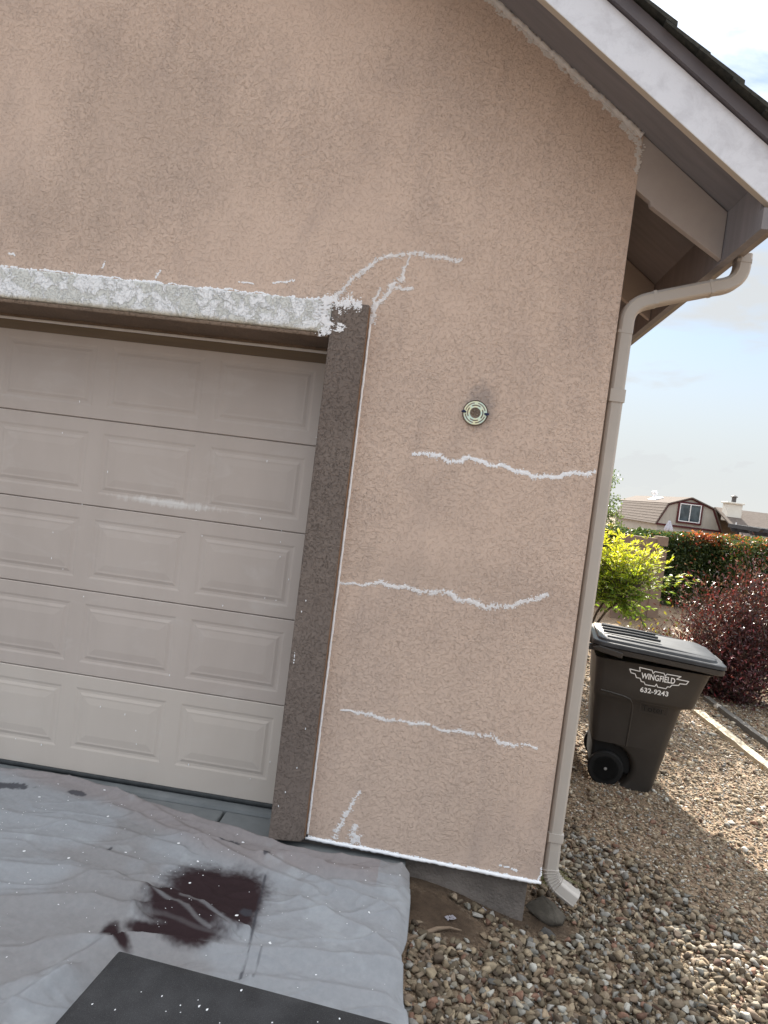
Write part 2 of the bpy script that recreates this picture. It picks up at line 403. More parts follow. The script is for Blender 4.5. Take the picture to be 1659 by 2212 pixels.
def ground_mat():
    t = NT('gravel_ground')
    at = t.n('ShaderNodeSeparateColor'); t.l(t.attr(), at.inputs[0]); dirt = at.outputs[0]
    v = t.n('ShaderNodeTexVoronoi'); v.inputs['Scale'].default_value = 85; t.l(t.co, v.inputs['Vector'])
    v2 = t.n('ShaderNodeTexVoronoi'); v2.inputs['Scale'].default_value = 150; t.l(t.co, v2.inputs['Vector'])
    sc = t.n('ShaderNodeSeparateColor'); t.l(v.outputs['Color'], sc.inputs[0])
    r = t.n('ShaderNodeValToRGB'); e = r.color_ramp.elements
    e[0].position = 0; e[0].color = (.09, .066, .046, 1); e[1].position = 1; e[1].color = (.40, .33, .25, 1)
    for p, c in ((.3, (.18, .13, .09, 1)), (.6, (.29, .22, .152, 1)), (.8, (.23, .16, .11, 1))):
        q = e.new(p); q.color = c
    t.l(sc.outputs[0], r.inputs['Fac'])
    col = t.mix(t.ramp(t.noise(1.2, 4), .3, .7), t.mix(1.0, r.outputs[0], (.85, .8, .75), 'MULTIPLY'), r.outputs[0])
    dcol = t.mix(t.ramp(t.noise(25, 5, .6), .3, .7), (.05, .035, .025), (.085, .06, .042))
    col = t.mix(dirt, col, dcol)
    h = t.math('ADD', t.math('MULTIPLY', v.outputs['Distance'], -1), t.math('MULTIPLY', v2.outputs['Distance'], -.5))
    return t.done(col, .95, t.bump(h, .55, .007), .15)
M['ground'] = ground_mat()
g = link('ground', np_mesh('ground', np.stack([GX, GY, GZ], -1).reshape(-1, 3), GF, gcol, True), M['ground'])
tag(g, 'tan gravel yard sloping away from the garage corner', 'ground', kind='structure')

# driveway slabs and garage floor lip
d = MB()
d.box(-7.2, -1.012, -12, .232, -.14, 0); d.box(-1.0, .03, -12, .232, -.14, 0)
o = d.build('driveway', M['concrete'], bevel=.012); tag(o, 'grey concrete driveway slab under the drop cloth', 'driveway', kind='structure')

# ------------------------------------------------------------------ gravel stones
def ico(level):
    t = (1+5**.5)/2
    v = [(-1,t,0),(1,t,0),(-1,-t,0),(1,-t,0),(0,-1,t),(0,1,t),(0,-1,-t),(0,1,-t),(t,0,-1),(t,0,1),(-t,0,-1),(-t,0,1)]
    f = [(0,11,5),(0,5,1),(0,1,7),(0,7,10),(0,10,11),(1,5,9),(5,11,4),(11,10,2),(10,7,6),(7,1,8),(3,9,4),(3,4,2),(3,2,6),(3,6,8),(3,8,9),(4,9,5),(2,4,11),(6,2,10),(8,6,7),(9,8,1)]
    v = [Vector(p).normalized() for p in v]
    for _ in range(level):
        nf = []; cache = {}
        def mid(a, b):
            k = (min(a, b), max(a, b))
            if k not in cache: cache[k] = len(v); v.append(((v[a]+v[b])/2).normalized())
            return cache[k]
        for a, b, c in f:
            x, y, z = mid(a, b), mid(b, c), mid(c, a); nf += [(a,x,z),(b,y,x),(c,z,y),(x,y,z)]
        f = nf
    return np.array([tuple(p) for p in v]), np.array(f)
def stone_shapes(level, n):
    V, F = ico(level); res = []
    for k in range(n):
        W = V.copy()
        for _ in range(9):                                 # cut facets
            d = RNG.normal(size=3); d /= np.linalg.norm(d); c = RNG.uniform(.28, .72)
            p = W@d; W = W - np.clip(p-c, 0, None)[:, None]*d[None]
        W *= 1+RNG.uniform(-.06, .06, (len(W), 1)); W /= np.abs(W).max(0)
        res.append(W)
    return np.array(res), F
STONE_COLS = np.array([(.36,.29,.20),(.30,.235,.16),(.42,.37,.29),(.46,.44,.39),(.20,.15,.11),(.235,.135,.095),(.27,.21,.15),(.36,.34,.31),(.33,.25,.17),(.52,.49,.44)])
STONE_P = np.array([.17,.17,.12,.07,.10,.06,.14,.06,.08,.03])
def stones(name, P, size, level, shapes, flat=(.45, .75), sink=.2, bright=1.0):
    SH, F = stone_shapes(level, shapes); n = len(P)
    k = RNG.integers(0, shapes, n)
    sc = np.stack([size*RNG.uniform(.8, 1.25, n), size*RNG.uniform(.5, .85, n), size*RNG.uniform(*flat, n)], 1)*.5
    W = SH[k]*sc[:, None, :]
    # random tilt then heading
    a, b = RNG.uniform(0, 2*np.pi, n), RNG.normal(0, .45, n)
    cb, sb = np.cos(b)[:, None], np.sin(b)[:, None]
    y, z = W[:, :, 1]*cb-W[:, :, 2]*sb, W[:, :, 1]*sb+W[:, :, 2]*cb
    ca, sa = np.cos(a)[:, None], np.sin(a)[:, None]
    x, y = W[:, :, 0]*ca-y*sa, W[:, :, 0]*sa+y*ca
    W = np.stack([x, y, z], -1)+P[:, None, :]; W[:, :, 2] += (sc[:, 2]*(1-sink))[:, None]
    FF = (F[None]+(np.arange(n)*SH.shape[1])[:, None, None]).reshape(-1, 3)
    c = STONE_COLS[RNG.choice(len(STONE_P), n, p=STONE_P/STONE_P.sum())]*(.34+.85*RNG.random((n, 1))**1.3)*bright
    cc = np.repeat(c[:, None], SH.shape[1], 1).reshape(-1, 3)
    return np_mesh(name, W.reshape(-1, 3), FF, cc)
def scatter(n, x0, x1, y0, y1):
    return RNG.uniform(x0, x1, n), RNG.uniform(y0, y1, n)
def house_free(x, y): return ~((x < .74) & (y > .0))
CLOTH_EDGE = .10
# large angular river stones in front of the corner
x, y = scatter(15000, .05, 2.7, -1.5, 1.7)
edge = y-(2.45-1.15*x)+.35*(fbm(x*3, y*3, 31)-.5)
keep = house_free(x, y) & (RNG.random(len(x)) < (1-sstep(-.35, .25, edge))) & (RNG.random(len(x)) > dirt_amount(x, y)*1.25) & (x > .09)
x, y = x[keep], y[keep]
lift = RNG.random(len(x))**2*.020
P = np.stack([x, y, terr(x, y)+lift-.004], 1)
o = link('gravel', stones('gravel', P, RNG.uniform(.026, .062, len(x)), 1, 20), M['stone'])
tag(o, 'loose tan and grey river stones in front of the house corner', 'gravel', kind='stuff')
# finer gravel beyond
x, y = scatter(125000, .72, 5.2, -1.0, 8.0)
dens = np.clip(1.15-np.hypot(x-1.3, y-1.0)*.13, .12, 1)
keep = house_free(x, y) & (RNG.random(len(x)) < dens) & (y > 1.2-1.15*x)
x, y = x[keep], y[keep]
sz = np.where(RNG.random(len(x)) < .04, RNG.uniform(.024, .055, len(x)), RNG.uniform(.009, .024, len(x)))*(1+.08*np.hypot(x, y-1))
P = np.stack([x, y, terr(x, y)-.001], 1)
o = link('gravel', stones('fine_gravel', P, sz, 0, 12, (.35, .62), .3, 1.42), M['stone'])
tag(o, 'fine tan gravel around the trash cart and along the boards', 'gravel', kind='stuff')

# ------------------------------------------------------------------ the garage
TAN = .74
XC, XE = .716, 1.162                          # wall corner, fascia inner face
XR = -3.22                                    # ridge
def zs(x): return 3.77-TAN*(x-XC)             # underside of the roof deck, right slope
house = thing('garage_house', 'peach stucco garage end of a house with cracks patched in white', 'house', (XC, 0, 0))
def hb(mb, name, m, parent=None, **k):        # build in world coordinates, parented to the house
    o = mb.build(name, m, parent or house, **k)
    o.matrix_parent_inverse = Matrix.Translation((-XC, 0, 0)); return o
house_inv = Matrix.Translation((-XC, 0, 0))
XL = 2*XR-XC
DL, DR, DT = -5.76, -.60, 2.70
w = MB(); w.prism_y([(XL, 0.0), (DL, 0.0), (DL, DT), (DR, DT), (DR, .045), (XC, .018), (XC, zs(XC)), (XR, zs(XR)), (XL, zs(XC))], 0, .2)
hb(w, 'front_wall', M['stucco'])
w = MB(); w.box(XC-.2, XC-.003, .2, 10.2, .0, zs(XC)-.005); hb(w, 'side_wall', M['stucco'])
w = MB(); w.box(XL+.003, XL+.2, .2, 10.2, .0, zs(XC)-.005); hb(w, 'side_wall', M['stucco'])
w = MB(); w.prism_y([(XL, -.05), (XC, -.05), (XC, zs(XC)), (XR, zs(XR)), (XL, zs(XC))], 10.2, 10.4); hb(w, 'back_wall', M['stucco'])
w = MB(); w.box(-.60, .662, .04, .24, -.6, .03); w.box(.462, .662, .24, 10.2, -.6, .0); hb(w, 'foundation', M['stem'], bevel=.006)
w = MB(); w.box(XL+.05, DL, .04, .24, -.6, .03); hb(w, 'foundation', M['stem'])
# trim round the door
w = MB(); w.prism_y([(-.691, .028), (-.521, .044), (-.505, .06), (-.505, 2.806), (-.691, 2.806)], -.05, .012); hb(w, 'door_trim', M['trim'], bevel=.008, seg=3)
w = MB(); w.box(-.69, -.602, .013, .34, .03, 2.62); hb(w, 'door_jamb', M['trim'])
w = MB(); w.prism_y([(-5.855, .03), (-5.67, .03), (-5.67, 2.806), (-5.855, 2.806)], -.05, .012); hb(w, 'door_trim', M['trim'], bevel=.008)
w = MB(); w.box(-5.757, -5.671, .013, .34, .03, 2.62); hb(w, 'door_jamb', M['trim'])
w = MB(); w.box(-5.668, -.693, -.049, .012, 2.646, 2.805); hb(w, 'header_trim', M['header'], bevel=.010, seg=3)
w = MB(); w.box(-5.668, -.6935, -.044, .33, 2.624, 2.6455); hb(w, 'header_soffit', M['trim_dark'], bevel=.006)
M['rust_edge'] = simple('orange_brown_trim_edge', (.21, .12, .07), (.27, .165, .10), .9, 9)
w = MB(); w.box(-.5055, -.5035, -.044, -.004, .07, 2.795); hb(w, 'trim_edge', M['rust_edge'])
# garage door ------------------------------------------------
gd = bpy.data.objects.new('garage_door', None); COL.objects.link(gd); gd.parent = house; gd.location = (-3.2-XC, .30, 0)
gd_inv = Matrix.Translation((3.2, -.30, 0))
LV = [.045, .615, 1.105, 1.595, 2.088, 2.58]
def section(z0, z1):
    m = MB(); y = .30
    pz0, pz1 = z0+.072, z1-.075
    if z0 < .1: pz0 = z0+.135
    cols = [(-.806-.545-.632*k, -.806-.632*k) for k in range(8)][::-1]
    def q(x0, x1, a, b, yy=y): m.add([(x0, yy, a), (x1, yy, a), (x1, yy, b), (x0, yy, b)], [(0, 1, 2, 3)])
    X0, X1 = -5.745, -.672; a, b = z0+.002, z1-.002
    q(X0, X1, a+.004, pz0); q(X0, X1, pz1, b-.004)
    xs = [X0]+[c for p in cols for c in p]+[X1]
    for i in range(0, len(xs), 2): q(xs[i], xs[i+1], pz0, pz1)
    for x0, x1 in cols:
        prof = [(0, 0), (.012, .003), (.026, .003), (.042, -.0015), (.052, -.001), (.090, -.0045), (.098, -.0045)]
        rings = [[(x0+i, y+dy, pz0+i), (x1-i, y+dy, pz0+i), (x1-i, y+dy, pz1-i), (x0+i, y+dy, pz1-i)] for i, dy in prof]
        bb = len(m.v); m.v += [p for r_ in rings for p in r_]
        for k in range(len(rings)-1):
            for i in range(4): m.f.append((bb+k*4+i, bb+k*4+(i+1) % 4, bb+(k+1)*4+(i+1) % 4, bb+(k+1)*4+i))
        e = bb+4*(len(rings)-1); m.f.append((e, e+1, e+2, e+3))
    for zz, s_ in ((b, -1), (a, 1)):                       # rolled top and bottom edges
        m.add([(X0, y, zz+s_*.004), (X1, y, zz+s_*.004), (X1, y+.004, zz), (X0, y+.004, zz), (X1, y+.045, zz), (X0, y+.045, zz)], [(0, 1, 2, 3), (3, 2, 4, 5)])
    return m
for k in range(5):
    me = section(LV[k], LV[k+1]).mesh('door_section', fix=False)
    o = link('door_section', me, M['door_low'] if k == 0 else M['door'], gd)
    if k == 0: o['label'] = 'lighter creamier bottom section of the garage door'
    o.matrix_parent_inverse = gd_inv
m = MB(); m.box(-5.745, -.672, .325, .35, .03, 2.60); o = m.build('door_backing', M['door'], gd); o.matrix_parent_inverse = gd_inv
m = MB(); m.tube([(-5.745, .315, .034), (-.672, .315, .034)], .019, 10); o = m.build('bottom_seal', M['rubber'], gd, smooth=40); o.matrix_parent_inverse = gd_inv
m = MB(); m.box(-5.664, -.6936, .258, .332, 2.602, 2.6235); hb(m, 'header_soffit', M['trim_dark'])
m = MB(); m.prism_x([(.265, 2.601), (.2955, 2.601), (.2955, 2.545), (.287, 2.545), (.270, 2.585)], -5.66, -.695); hb(m, 'door_stop', M['stop'])
m = MB(); m.tube([(-5.66+.05*i, .258+.002*math.sin(i*1.3), 2.600) for i in range(100)]+[(-.70, .258, 2.600)], .008, 6); hb(m, 'stop_caulk', M['gray_caulk'], smooth=60)
m = MB(); m.prism_x([(.236, -.10), (.6, -.10), (.6, .016), (.27, .016), (.248, .010), (.238, -.004)], -5.7, -.69); hb(m, 'floor_slab', M['concrete'])

# roof -------------------------------------------------------
YF = -.400                                    # back of the barge board
for side in (1, -1):
    fx = (lambda x: x) if side == 1 else (lambda x: 2*XR-x)
    w = MB(); w.prism_y([(fx(XR), zs(XR)), (fx(XE+.04), zs(XE+.04)), (fx(XE+.04), zs(XE+.04)+.03), (fx(XR), zs(XR)+.03)], YF+.002, 10.7); hb(w, 'roof_deck', M['soffit'])
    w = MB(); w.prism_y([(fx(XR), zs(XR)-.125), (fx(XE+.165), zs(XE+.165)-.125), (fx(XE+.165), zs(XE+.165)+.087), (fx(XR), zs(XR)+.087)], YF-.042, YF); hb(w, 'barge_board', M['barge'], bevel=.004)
    w = MB(); w.prism_y([(fx(XR), zs(XR)+.090), (fx(XE+.11), zs(XE+.11)+.090), (fx(XE+.11), zs(XE+.11)+.152), (fx(XR), zs(XR)+.152)], YF-.066, 10.7); hb(w, 'drip_edge', M['drip'])
    w = MB(); w.box(*sorted((fx(XE), fx(XE+.038))), YF+.0015, 10.7, 3.195, zs(XE)-.004 if side == 1 else zs(XE)-.004); hb(w, 'eave_fascia', M['soffit'])
    w = MB(); w.box(*sorted((fx(XE), fx(XE+.038))), YF-.041, YF+.001, 3.195, zs(XE+.038)-.127); hb(w, 'fascia_end', M['soffit'])
    ex = [(XE+.040, 3.255), (XE+.125, 3.255), (XE+.130, 3.29), (XE+.155, 3.33), (XE+.155, 3.37), (XE+.150, 3.37), (XE+.150, 3.335), (XE+.122, 3.292), (XE+.119, 3.263), (XE+.046, 3.263), (XE+.046, 3.37), (XE+.040, 3.37)]
    w = MB(); w.prism_y([(fx(a), b) for a, b in ex], YF+.003, 10.6)
    for yy in (YF+.0005, 10.6): w.prism_y([(fx(a), b) for a, b in ((XE+.041, 3.256), (XE+.124, 3.256), (XE+.129, 3.29), (XE+.154, 3.33), (XE+.154, 3.37), (XE+.041, 3.37))], yy, yy+.003)
    hb(w, 'gutter', M['gutter'])
    # rows of shingles, each row laid over the one below, the visible rake pieces one by one
    du = .185; nrow = int((XE+.10-XR)/(du*math.cos(math.atan(TAN))))
    ca, sa = math.cos(math.atan(TAN)), math.sin(math.atan(TAN))
    rows = MB()
    for k in range(nrow):
        u0 = k*du; xl = XE+.125-u0*ca; xu = max(xl-(du+.06)*ca, XR)
        z0 = zs(xl)+.155
        prof = [(fx(xl), z0+.012), (fx(xu), zs(xu)+.155), (fx(xu), zs(xu)+.167), (fx(xl), z0+.034)]
        rows.prism_y(prof, .62, 10.75)
        if side == 1:
            y1 = YF-.10+random.uniform(-.012, .012)
            for c in range(2):
                ya, yb = y1+c*.52, (y1+.515 if c == 0 else .615)
                s = MB(); dz = random.uniform(-.002, .006); s.prism_y([(a, b+dz) for a, b in prof], ya, yb); hb(s, 'shingle', M['shingle'])
    o = hb(rows, 'shingle_rows', M['shingle']); o['kind'] = 'stuff'
m = MB(); m.prism_y([(XR-.16, zs(XR)+.06), (XR, zs(XR)+.215), (XR+.16, zs(XR)+.06), (XR+.16, zs(XR)+.095), (XR, zs(XR)+.25), (XR-.16, zs(XR)+.095)], YF-.10, 10.75); hb(m, 'ridge_cap', M['shingle'])
# rafter tails past the side wall
for k in range(9):
    y0 = .0+k*1.22 if k else .002
    w = MB(); w.prism_y([(XC-.02, zs(XC-.02)-.001), (XC-.02, 3.535), (XC+.0, 3.507), (XC+.075, 3.455), (XC+.082, 3.435), (XE-.001, 3.208), (XE-.001, zs(XE)-.005)], y0, y0+.042)
    hb(w, 'rafter_tail', M['rafter'], bevel=.003)
w = MB(); w.box(XC-.12, XC-.05, .2, 10.2, zs(XC)-.01, zs(XC)+.03); hb(w, 'eave_blocking', M['rafter'])

# downspout --------------------------------------------------
def spout_ring(c, t, w=.034, d=.040, ribs=True):
    """ribbed rectangle around c, tangent t in the x-z plane"""
    t = Vector(t).normalized(); n = Vector((0, 1, 0)); a = n.cross(t).normalized(); b = t.cross(a)
    pts = []
    def side(p0, p1, k, nn):
        for i in range(k):
            f = i/k; p = (p0[0]*(1-f)+p1[0]*f, p0[1]*(1-f)+p1[1]*f)
            off = .0025 if (ribs and i % 2 and 0 < i < k) else 0
            pts.append((p[0]+nn[0]*off, p[1]+nn[1]*off))
    side((-w+.006, -d), (w-.006, -d), 8, (0, -1)); side((w, -d+.006), (w, d-.006), 8, (1, 0))
    side((w-.006, d), (-w+.006, d), 8, (0, 1)); side((-w, d-.006), (-w, -d+.006), 8, (-1, 0))
    return [Vector(c)+a*p+b*q for p, q in pts]
def arc(p0, p1, p2, n=7):
    p0, p1, p2 = Vector(p0), Vector(p1), Vector(p2)
    return [p0*(1-t)**2+p1*2*t*(1-t)+p2*t*t for t in [i/n for i in range(n+1)]]
ds = bpy.data.objects.new('downspout', None); COL.objects.link(ds); ds.parent = house; ds.location = (.055, .10, 0)
ds_inv = Matrix.Translation((-XC-.055, -.10, 0))
def sp_build(name, pts, **k):
    m = MB(); rings = []
    for i, p in enumerate(pts):
        t = pts[min(i+1, len(pts)-1)]-pts[max(i-1, 0)]; s = k.get('grow', 0)
        rings.append(spout_ring(p, t, .034+s, .040+s, k.get('ribs', True)))
    m.loft(rings); o = m.build(name, M['spout'], ds, smooth=50); o.matrix_parent_inverse = ds_inv; return o
YD = .105
sp_build('upper_elbow', [Vector((1.297, YD, 3.275))]+arc((1.297, YD, 3.225), (1.300, YD, 3.128), (1.190, YD, 3.106), 10)+[Vector((1.165, YD, 3.099))])
sp_build('offset_pipe', [Vector((1.18, YD, 3.103)), Vector((.885, YD, 3.012))])
sp_build('offset_elbow', [Vector((.895, YD, 3.013))]+arc((.868, YD, 3.004), (.782, YD, 2.975), (.776, YD, 2.895), 9)+[Vector((.775, YD, 2.83))], grow=.001)
sp_build('pipe', [Vector((.775, YD, 2.84)), Vector((.775, YD, .150))])
low = arc((.776, YD, .065), (.778, YD-.005, -.002), (.845, YD-.03, -.030), 8)
sp_build('lower_elbow', [Vector((.776, YD, .160)), Vector((.776, YD, .10))]+low+[Vector((.918, YD-.055, -.062))], grow=.001)
for p, q in list(zip(low, low[1:]))[:-1]:
    m = MB(); c = (p+q)/2; t = (q-p).normalized()
    m.loft([spout_ring(c-t*.003, t, .0362, .0425, False), spout_ring(c, t, .0415, .0475, False), spout_ring(c+t*.003, t, .0362, .0425, False)])
    o = m.build('elbow_crimp', M['spout'], ds, smooth=30); o.matrix_parent_inverse = ds_inv
for c_, t_ in (((1.160, YD, 3.097), (-1, 0, -.297)), ((.900, YD, 3.0165), (-1, 0, -.297)), ((.775, YD, 2.835), (0, 0, -1)), ((1.297, YD, 3.238), (0, 0, -1))):
    m = MB(); c_ = Vector(c_); t_ = Vector(t_).normalized()
    m.loft([spout_ring(c_-t_*.008, t_, .0372, .0432, False), spout_ring(c_+t_*.008, t_, .0372, .0432, False)])
    o = m.build('joint_sleeve', M['spout'], ds, smooth=30); o.matrix_parent_inverse = ds_inv
for zc, hh in ((2.515, .032), (.232, .022)):
    m = MB(); m.loft([spout_ring((.775, YD, zc-hh), (0, 0, 1), .0410, .0470, False), spout_ring((.775, YD, zc+hh), (0, 0, 1), .0410, .0470, False)])
    m.box(.714, .742, YD+.02, YD+.035, zc-hh*.6, zc+hh*.6)
    o = m.build('strap', M['spout'], ds, smooth=30); o.matrix_parent_inverse = ds_inv

# light mounting bracket --------------------------------------
lb = bpy.data.objects.new('light_bracket', None); COL.objects.link(lb); lb.parent = house; lb.location = (.084-XC, -.01, 2.338)
def ring_sector(m, r0, r1, a0, a1, y0, y1, n=10):
    rings = []
    for i in range(n+1):
        a = a0+(a1-a0)*i/n; c, s = math.cos(a), math.sin(a)
        rings.append([(r0*c, y0, r0*s), (r1*c, y0, r1*s), (r1*c, y1, r1*s), (r0*c, y1, r0*s)])
    m.loft(rings)
def full_ring(m, r0, r1, y0, y1, n=40):
    b = len(m.v)
    for i in range(n):
        a = 2*math.pi*i/n; c, s = math.cos(a), math.sin(a)
        m.v += [(r0*c, y0, r0*s), (r1*c, y0, r1*s), (r1*c, y1, r1*s), (r0*c, y1, r0*s)]
    for i in range(n):
        for k in range(4): m.f.append((b+4*i+k, b+4*i+(k+1) % 4, b+4*((i+1) % n)+(k+1) % 4, b+4*((i+1) % n)+k))
m = MB(); full_ring(m, .052, .058, -.006, -.002); full_ring(m, .041, .0465, -.006, -.002); full_ring(m, .027, .035, -.006, -.002)
for a0, a1 in ((-.28, .28), (math.pi/2-.18, math.pi/2+.18), (math.pi-.2, math.pi+.2), (-math.pi/2-.12, -math.pi/2+.12)): ring_sector(m, .0462, .0525, a0, a1, -.0055, -.0025)
for a0, a1 in ((.5, .95), (2.1, 2.5), (3.7, 4.1), (5.2, 5.6)): ring_sector(m, .0345, .0415, a0, a1, -.0055, -.0025)
m.build('mounting_plate', M['metal'], lb)
m = MB(); m.lathe([(.0, .012), (.06, .012), (.064, .006), (.064, .0105), (.0, .0105)], 32, 'y'); m.build('junction_box', M['dark_hole'], lb)
m = MB()
for k in range(5):
    a = k*1.3; m.tube([(.004*math.cos(a), .0, .004*math.sin(a)), (.018*math.cos(a), -.008, .016*math.sin(a)), (.020*math.cos(a+.8), -.012, .018*math.sin(a+.8)), (.008*math.cos(a+1.6), -.004, .010*math.sin(a+1.6))], .0022, 6)
m.build('wire', M['twig'], lb, smooth=60)
for sx in (-1, 1):
    m = MB(); m.lathe([(.0, -.018), (.006, -.018), (.0075, -.012), (.0075, -.006), (.0, -.006)], 12, 'y', (sx*.057, 0, sx*-.002)); m.box(sx*.057-.012, sx*.057+.012, -.010, -.006, -.0045, .0045)
    m.build('screw_cap', M['navy'], lb, smooth=40)

# white marks brushed on the stucco: broken flakes of paint along each stroke ---------------
def flakes(name, strokes, m, y=0., width=.012, per=900, size=(.0014, .0036), parent=None, thick=.0016, inv=None, kind=None, ribbon=None):
    ribbon = (0 if name == 'paint_smear' else (.78 if m is M['white_patch'] else .58)) if ribbon is None else ribbon
    """strokes: lists of (x, z[, weight]); flakes lie on the wall plane y"""
    V, F = [], []
    for st in strokes:
        pts = [np.array(p[:2], float) for p in st]; L = [np.linalg.norm(b-a) for a, b in zip(pts, pts[1:])]
        tot = sum(L)
        for i, (a, b) in enumerate(zip(pts, pts[1:])):
            wgt = st[i][2] if len(st[i]) > 2 else 1.0
            n = int(per*L[i]*wgt)
            d = (b-a)/max(L[i], 1e-6); nn = np.array((-d[1], d[0]))
            for _ in range(n):
                t = random.random(); off = random.gauss(0, .30)*width*wgt
                s0 = (i+t)*7.3
                off += .26*width*math.sin(s0*.55)+.12*width*math.sin(s0*1.3+1)
                if fbm(np.array((a[0]+d[0]*t*L[i]+nn[0]*off)*95), np.array((a[1]+d[1]*t*L[i]+nn[1]*off)*95), 9, 2) < .30+.9*min(abs(off)/width, .5)*random.random()+.12*math.sin(s0*3.3): continue
                c = a+d*t*L[i]+nn*off
                s = random.uniform(*size); k = random.randint(5, 7); ph = random.random()*6.28
                e = random.uniform(.55, 1)
                bse = len(V); 
                for q in range(k):
                    ang = ph+2*math.pi*q/k; rr = s*random.uniform(.65, 1.15)
                    V.append((c[0]+rr*math.cos(ang), y-random.uniform(.0004, .0012), c[1]+rr*e*math.sin(ang)))
                V.append((c[0], y-thick-random.uniform(0, .001), c[1]))
                for q in range(k): F.append((bse+(q+1) % k, bse+q, bse+k))
    if ribbon:
        for st in strokes:                                  # the brushed film itself, broken where the brush ran dry
            pts = [np.array(p[:2], float) for p in st]; wg = [p[2] if len(p) > 2 else 1.0 for p in st]; prev = None; sofar = random.uniform(0, 50)
            for i, (a, b) in enumerate(zip(pts, pts[1:])):
                L = np.linalg.norm(b-a); d = (b-a)/max(L, 1e-6); nn = np.array((-d[1], d[0])); k = max(2, int(L/.0045))
                for q in range(k):
                    t = q/k; s0 = (i+t)*7.3; sofar += L/k; ww = wg[i]*(1-t)+(wg[i+1] if i+1 < len(wg) else 1)*t
                    off = width*ww*(.26*math.sin(s0*.55)+.12*math.sin(s0*1.3+1)); nzv = float(fbm(np.array(sofar*26), np.array(width*900), 33, 3))
                    e1, e2 = (.55+.9*float(vnoise(np.array(sofar*150), np.array(q_*3.7), 51+int(q_))) for q_ in (1.0, 2.0))
                    hw = width*ww*ribbon*(.12+1.15*max(0, nzv-.30)); c = a+d*t*L+nn*off
                    if hw < width*.07 or nzv < (.36 if m is M['white_patch'] else .43): prev = None; continue
                    bse = len(V); u, lo_ = c+nn*hw*e1, c-nn*hw*e2
                    V += [(u[0], y-.0003, u[1]), (c[0], y-.0016, c[1]), (lo_[0], y-.0003, lo_[1])]
                    if prev is not None: F += [(prev, prev+1, bse+1, bse), (prev+1, prev+2, bse+2, bse+1)]
                    prev = bse
    mm = MB(); mm.v = V; mm.f = F
    o = link(name, mm.mesh(name, fix=True), m, parent or house); o.matrix_parent_inverse = inv or house_inv
    if kind or name == 'paint_smear': o['kind'] = kind or 'stuff'
    return o
S1 = [(-.695, 2.819, 1.3), (-.668, 2.87), (-.618, 2.932), (-.534, 3.017), (-.446, 3.072), (-.331, 3.092), (-.214, 3.092), (-.14, 3.08), (-.078, 3.082)]
S2 = [(-.344, 3.08, .5), (-.355, 3.02, .7), (-.367, 2.969, 1.3), (-.415, 2.917, 1.2), (-.45, 2.85), (-.491, 2.793)]
S3 = [(-.415, 2.917), (-.36, 2.915, .8), (-.302, 2.919)]
S4 = [(-.470, 2.91, .6), (-.486, 2.85, .9), (-.494, 2.77, 1.6), (-.49, 2.72)]
flakes('crack_patch', [S1], M['chalk'], width=.021, per=9000, size=(.0012, .0034))
flakes('crack_patch', [S2, S3, S4], M['chalk'], width=.021, per=8000, size=(.0012, .0034))
flakes('crack_patch', [[(-.204, 2.094, .8), (-.12, 2.108, 1.2), (-.064, 2.104), (-.01, 2.082), (.032, 2.085), (.07, 2.113), (.122, 2.11), (.18, 2.088), (.24, 2.095), (.32, 2.078), (.382, 2.066), (.45, 2.062), (.519, 2.071), (.58, 2.092), (.71, 2.12)]], M['white_patch'], width=.019, per=8200)
flakes('crack_patch', [[(-.491, 1.39, .5), (-.38, 1.405, .8), (-.286, 1.423), (-.19, 1.42), (-.094, 1.414), (-.02, 1.405, 1.2), (.046, 1.433, 1.3), (.11, 1.40), (.168, 1.395, 1.3), (.264, 1.38, 1.2), (.33, 1.388), (.401, 1.404), (.49, 1.45), (.564, 1.481)]], M['chalk'], width=.021, per=6000)
flakes('crack_patch', [[(-.406, .74, .6), (-.33, .748), (-.248, .74), (-.16, .73, .8), (-.055, .734), (.04, .738, .7), (.138, .72), (.25, .728), (.373, .728, 1.3), (.42, .705, 1.2), (.471, .696), (.54, .712, .7), (.614, .702)]], M['chalk'], width=.018, per=4200)
flakes('crack_patch', [[(-.251, .343, .6), (-.272, .29, .7), (-.295, .242), (-.318, .18), (-.341, .123, 1.3), (-.354, .067)]], M['chalk'], width=.022, per=7000)
flakes('crack_patch', [[(-.255, .165, .8), (-.265, .12, 1.3), (-.236, .085, 1.2), (-.262, .055)]], M['chalk'], width=.034, per=6500)
flakes('paint_smear', [[(-.74, 2.815, 1.3), (-.725, 2.75), (-.715, 2.68), (-.70, 2.635)], [(-.74, 2.815, .6), (-.66, 2.80, 1.2), (-.60, 2.803, .8), (-.545, 2.806)], [(-.642, 2.70, .6), (-.652, 2.655)]], M['white_patch'], y=-.051, width=.055, per=14000, size=(.0014, .0042))
flakes('paint_smear', [[(-2.5+.05*i, 2.813+random.uniform(-.004, .012), random.uniform(.2, 1.2)) for i in range(36)]], M['white_patch'], width=.008, per=1500, size=(.003, .007))
flakes('paint_smear', [[(-1.02, 2.875, .7), (-.96, 2.89, .9), (-.91, 2.90)], [(-1.93, 2.86, .7), (-1.925, 2.90)], [(-1.64, 2.84), (-1.62, 2.885, 1.2)], [(-1.2, 2.862, .5), (-1.12, 2.865)], [(-2.46, 2.885), (-2.42, 2.887)]], M['white_patch'], width=.010, per=2300, size=(.002, .005))
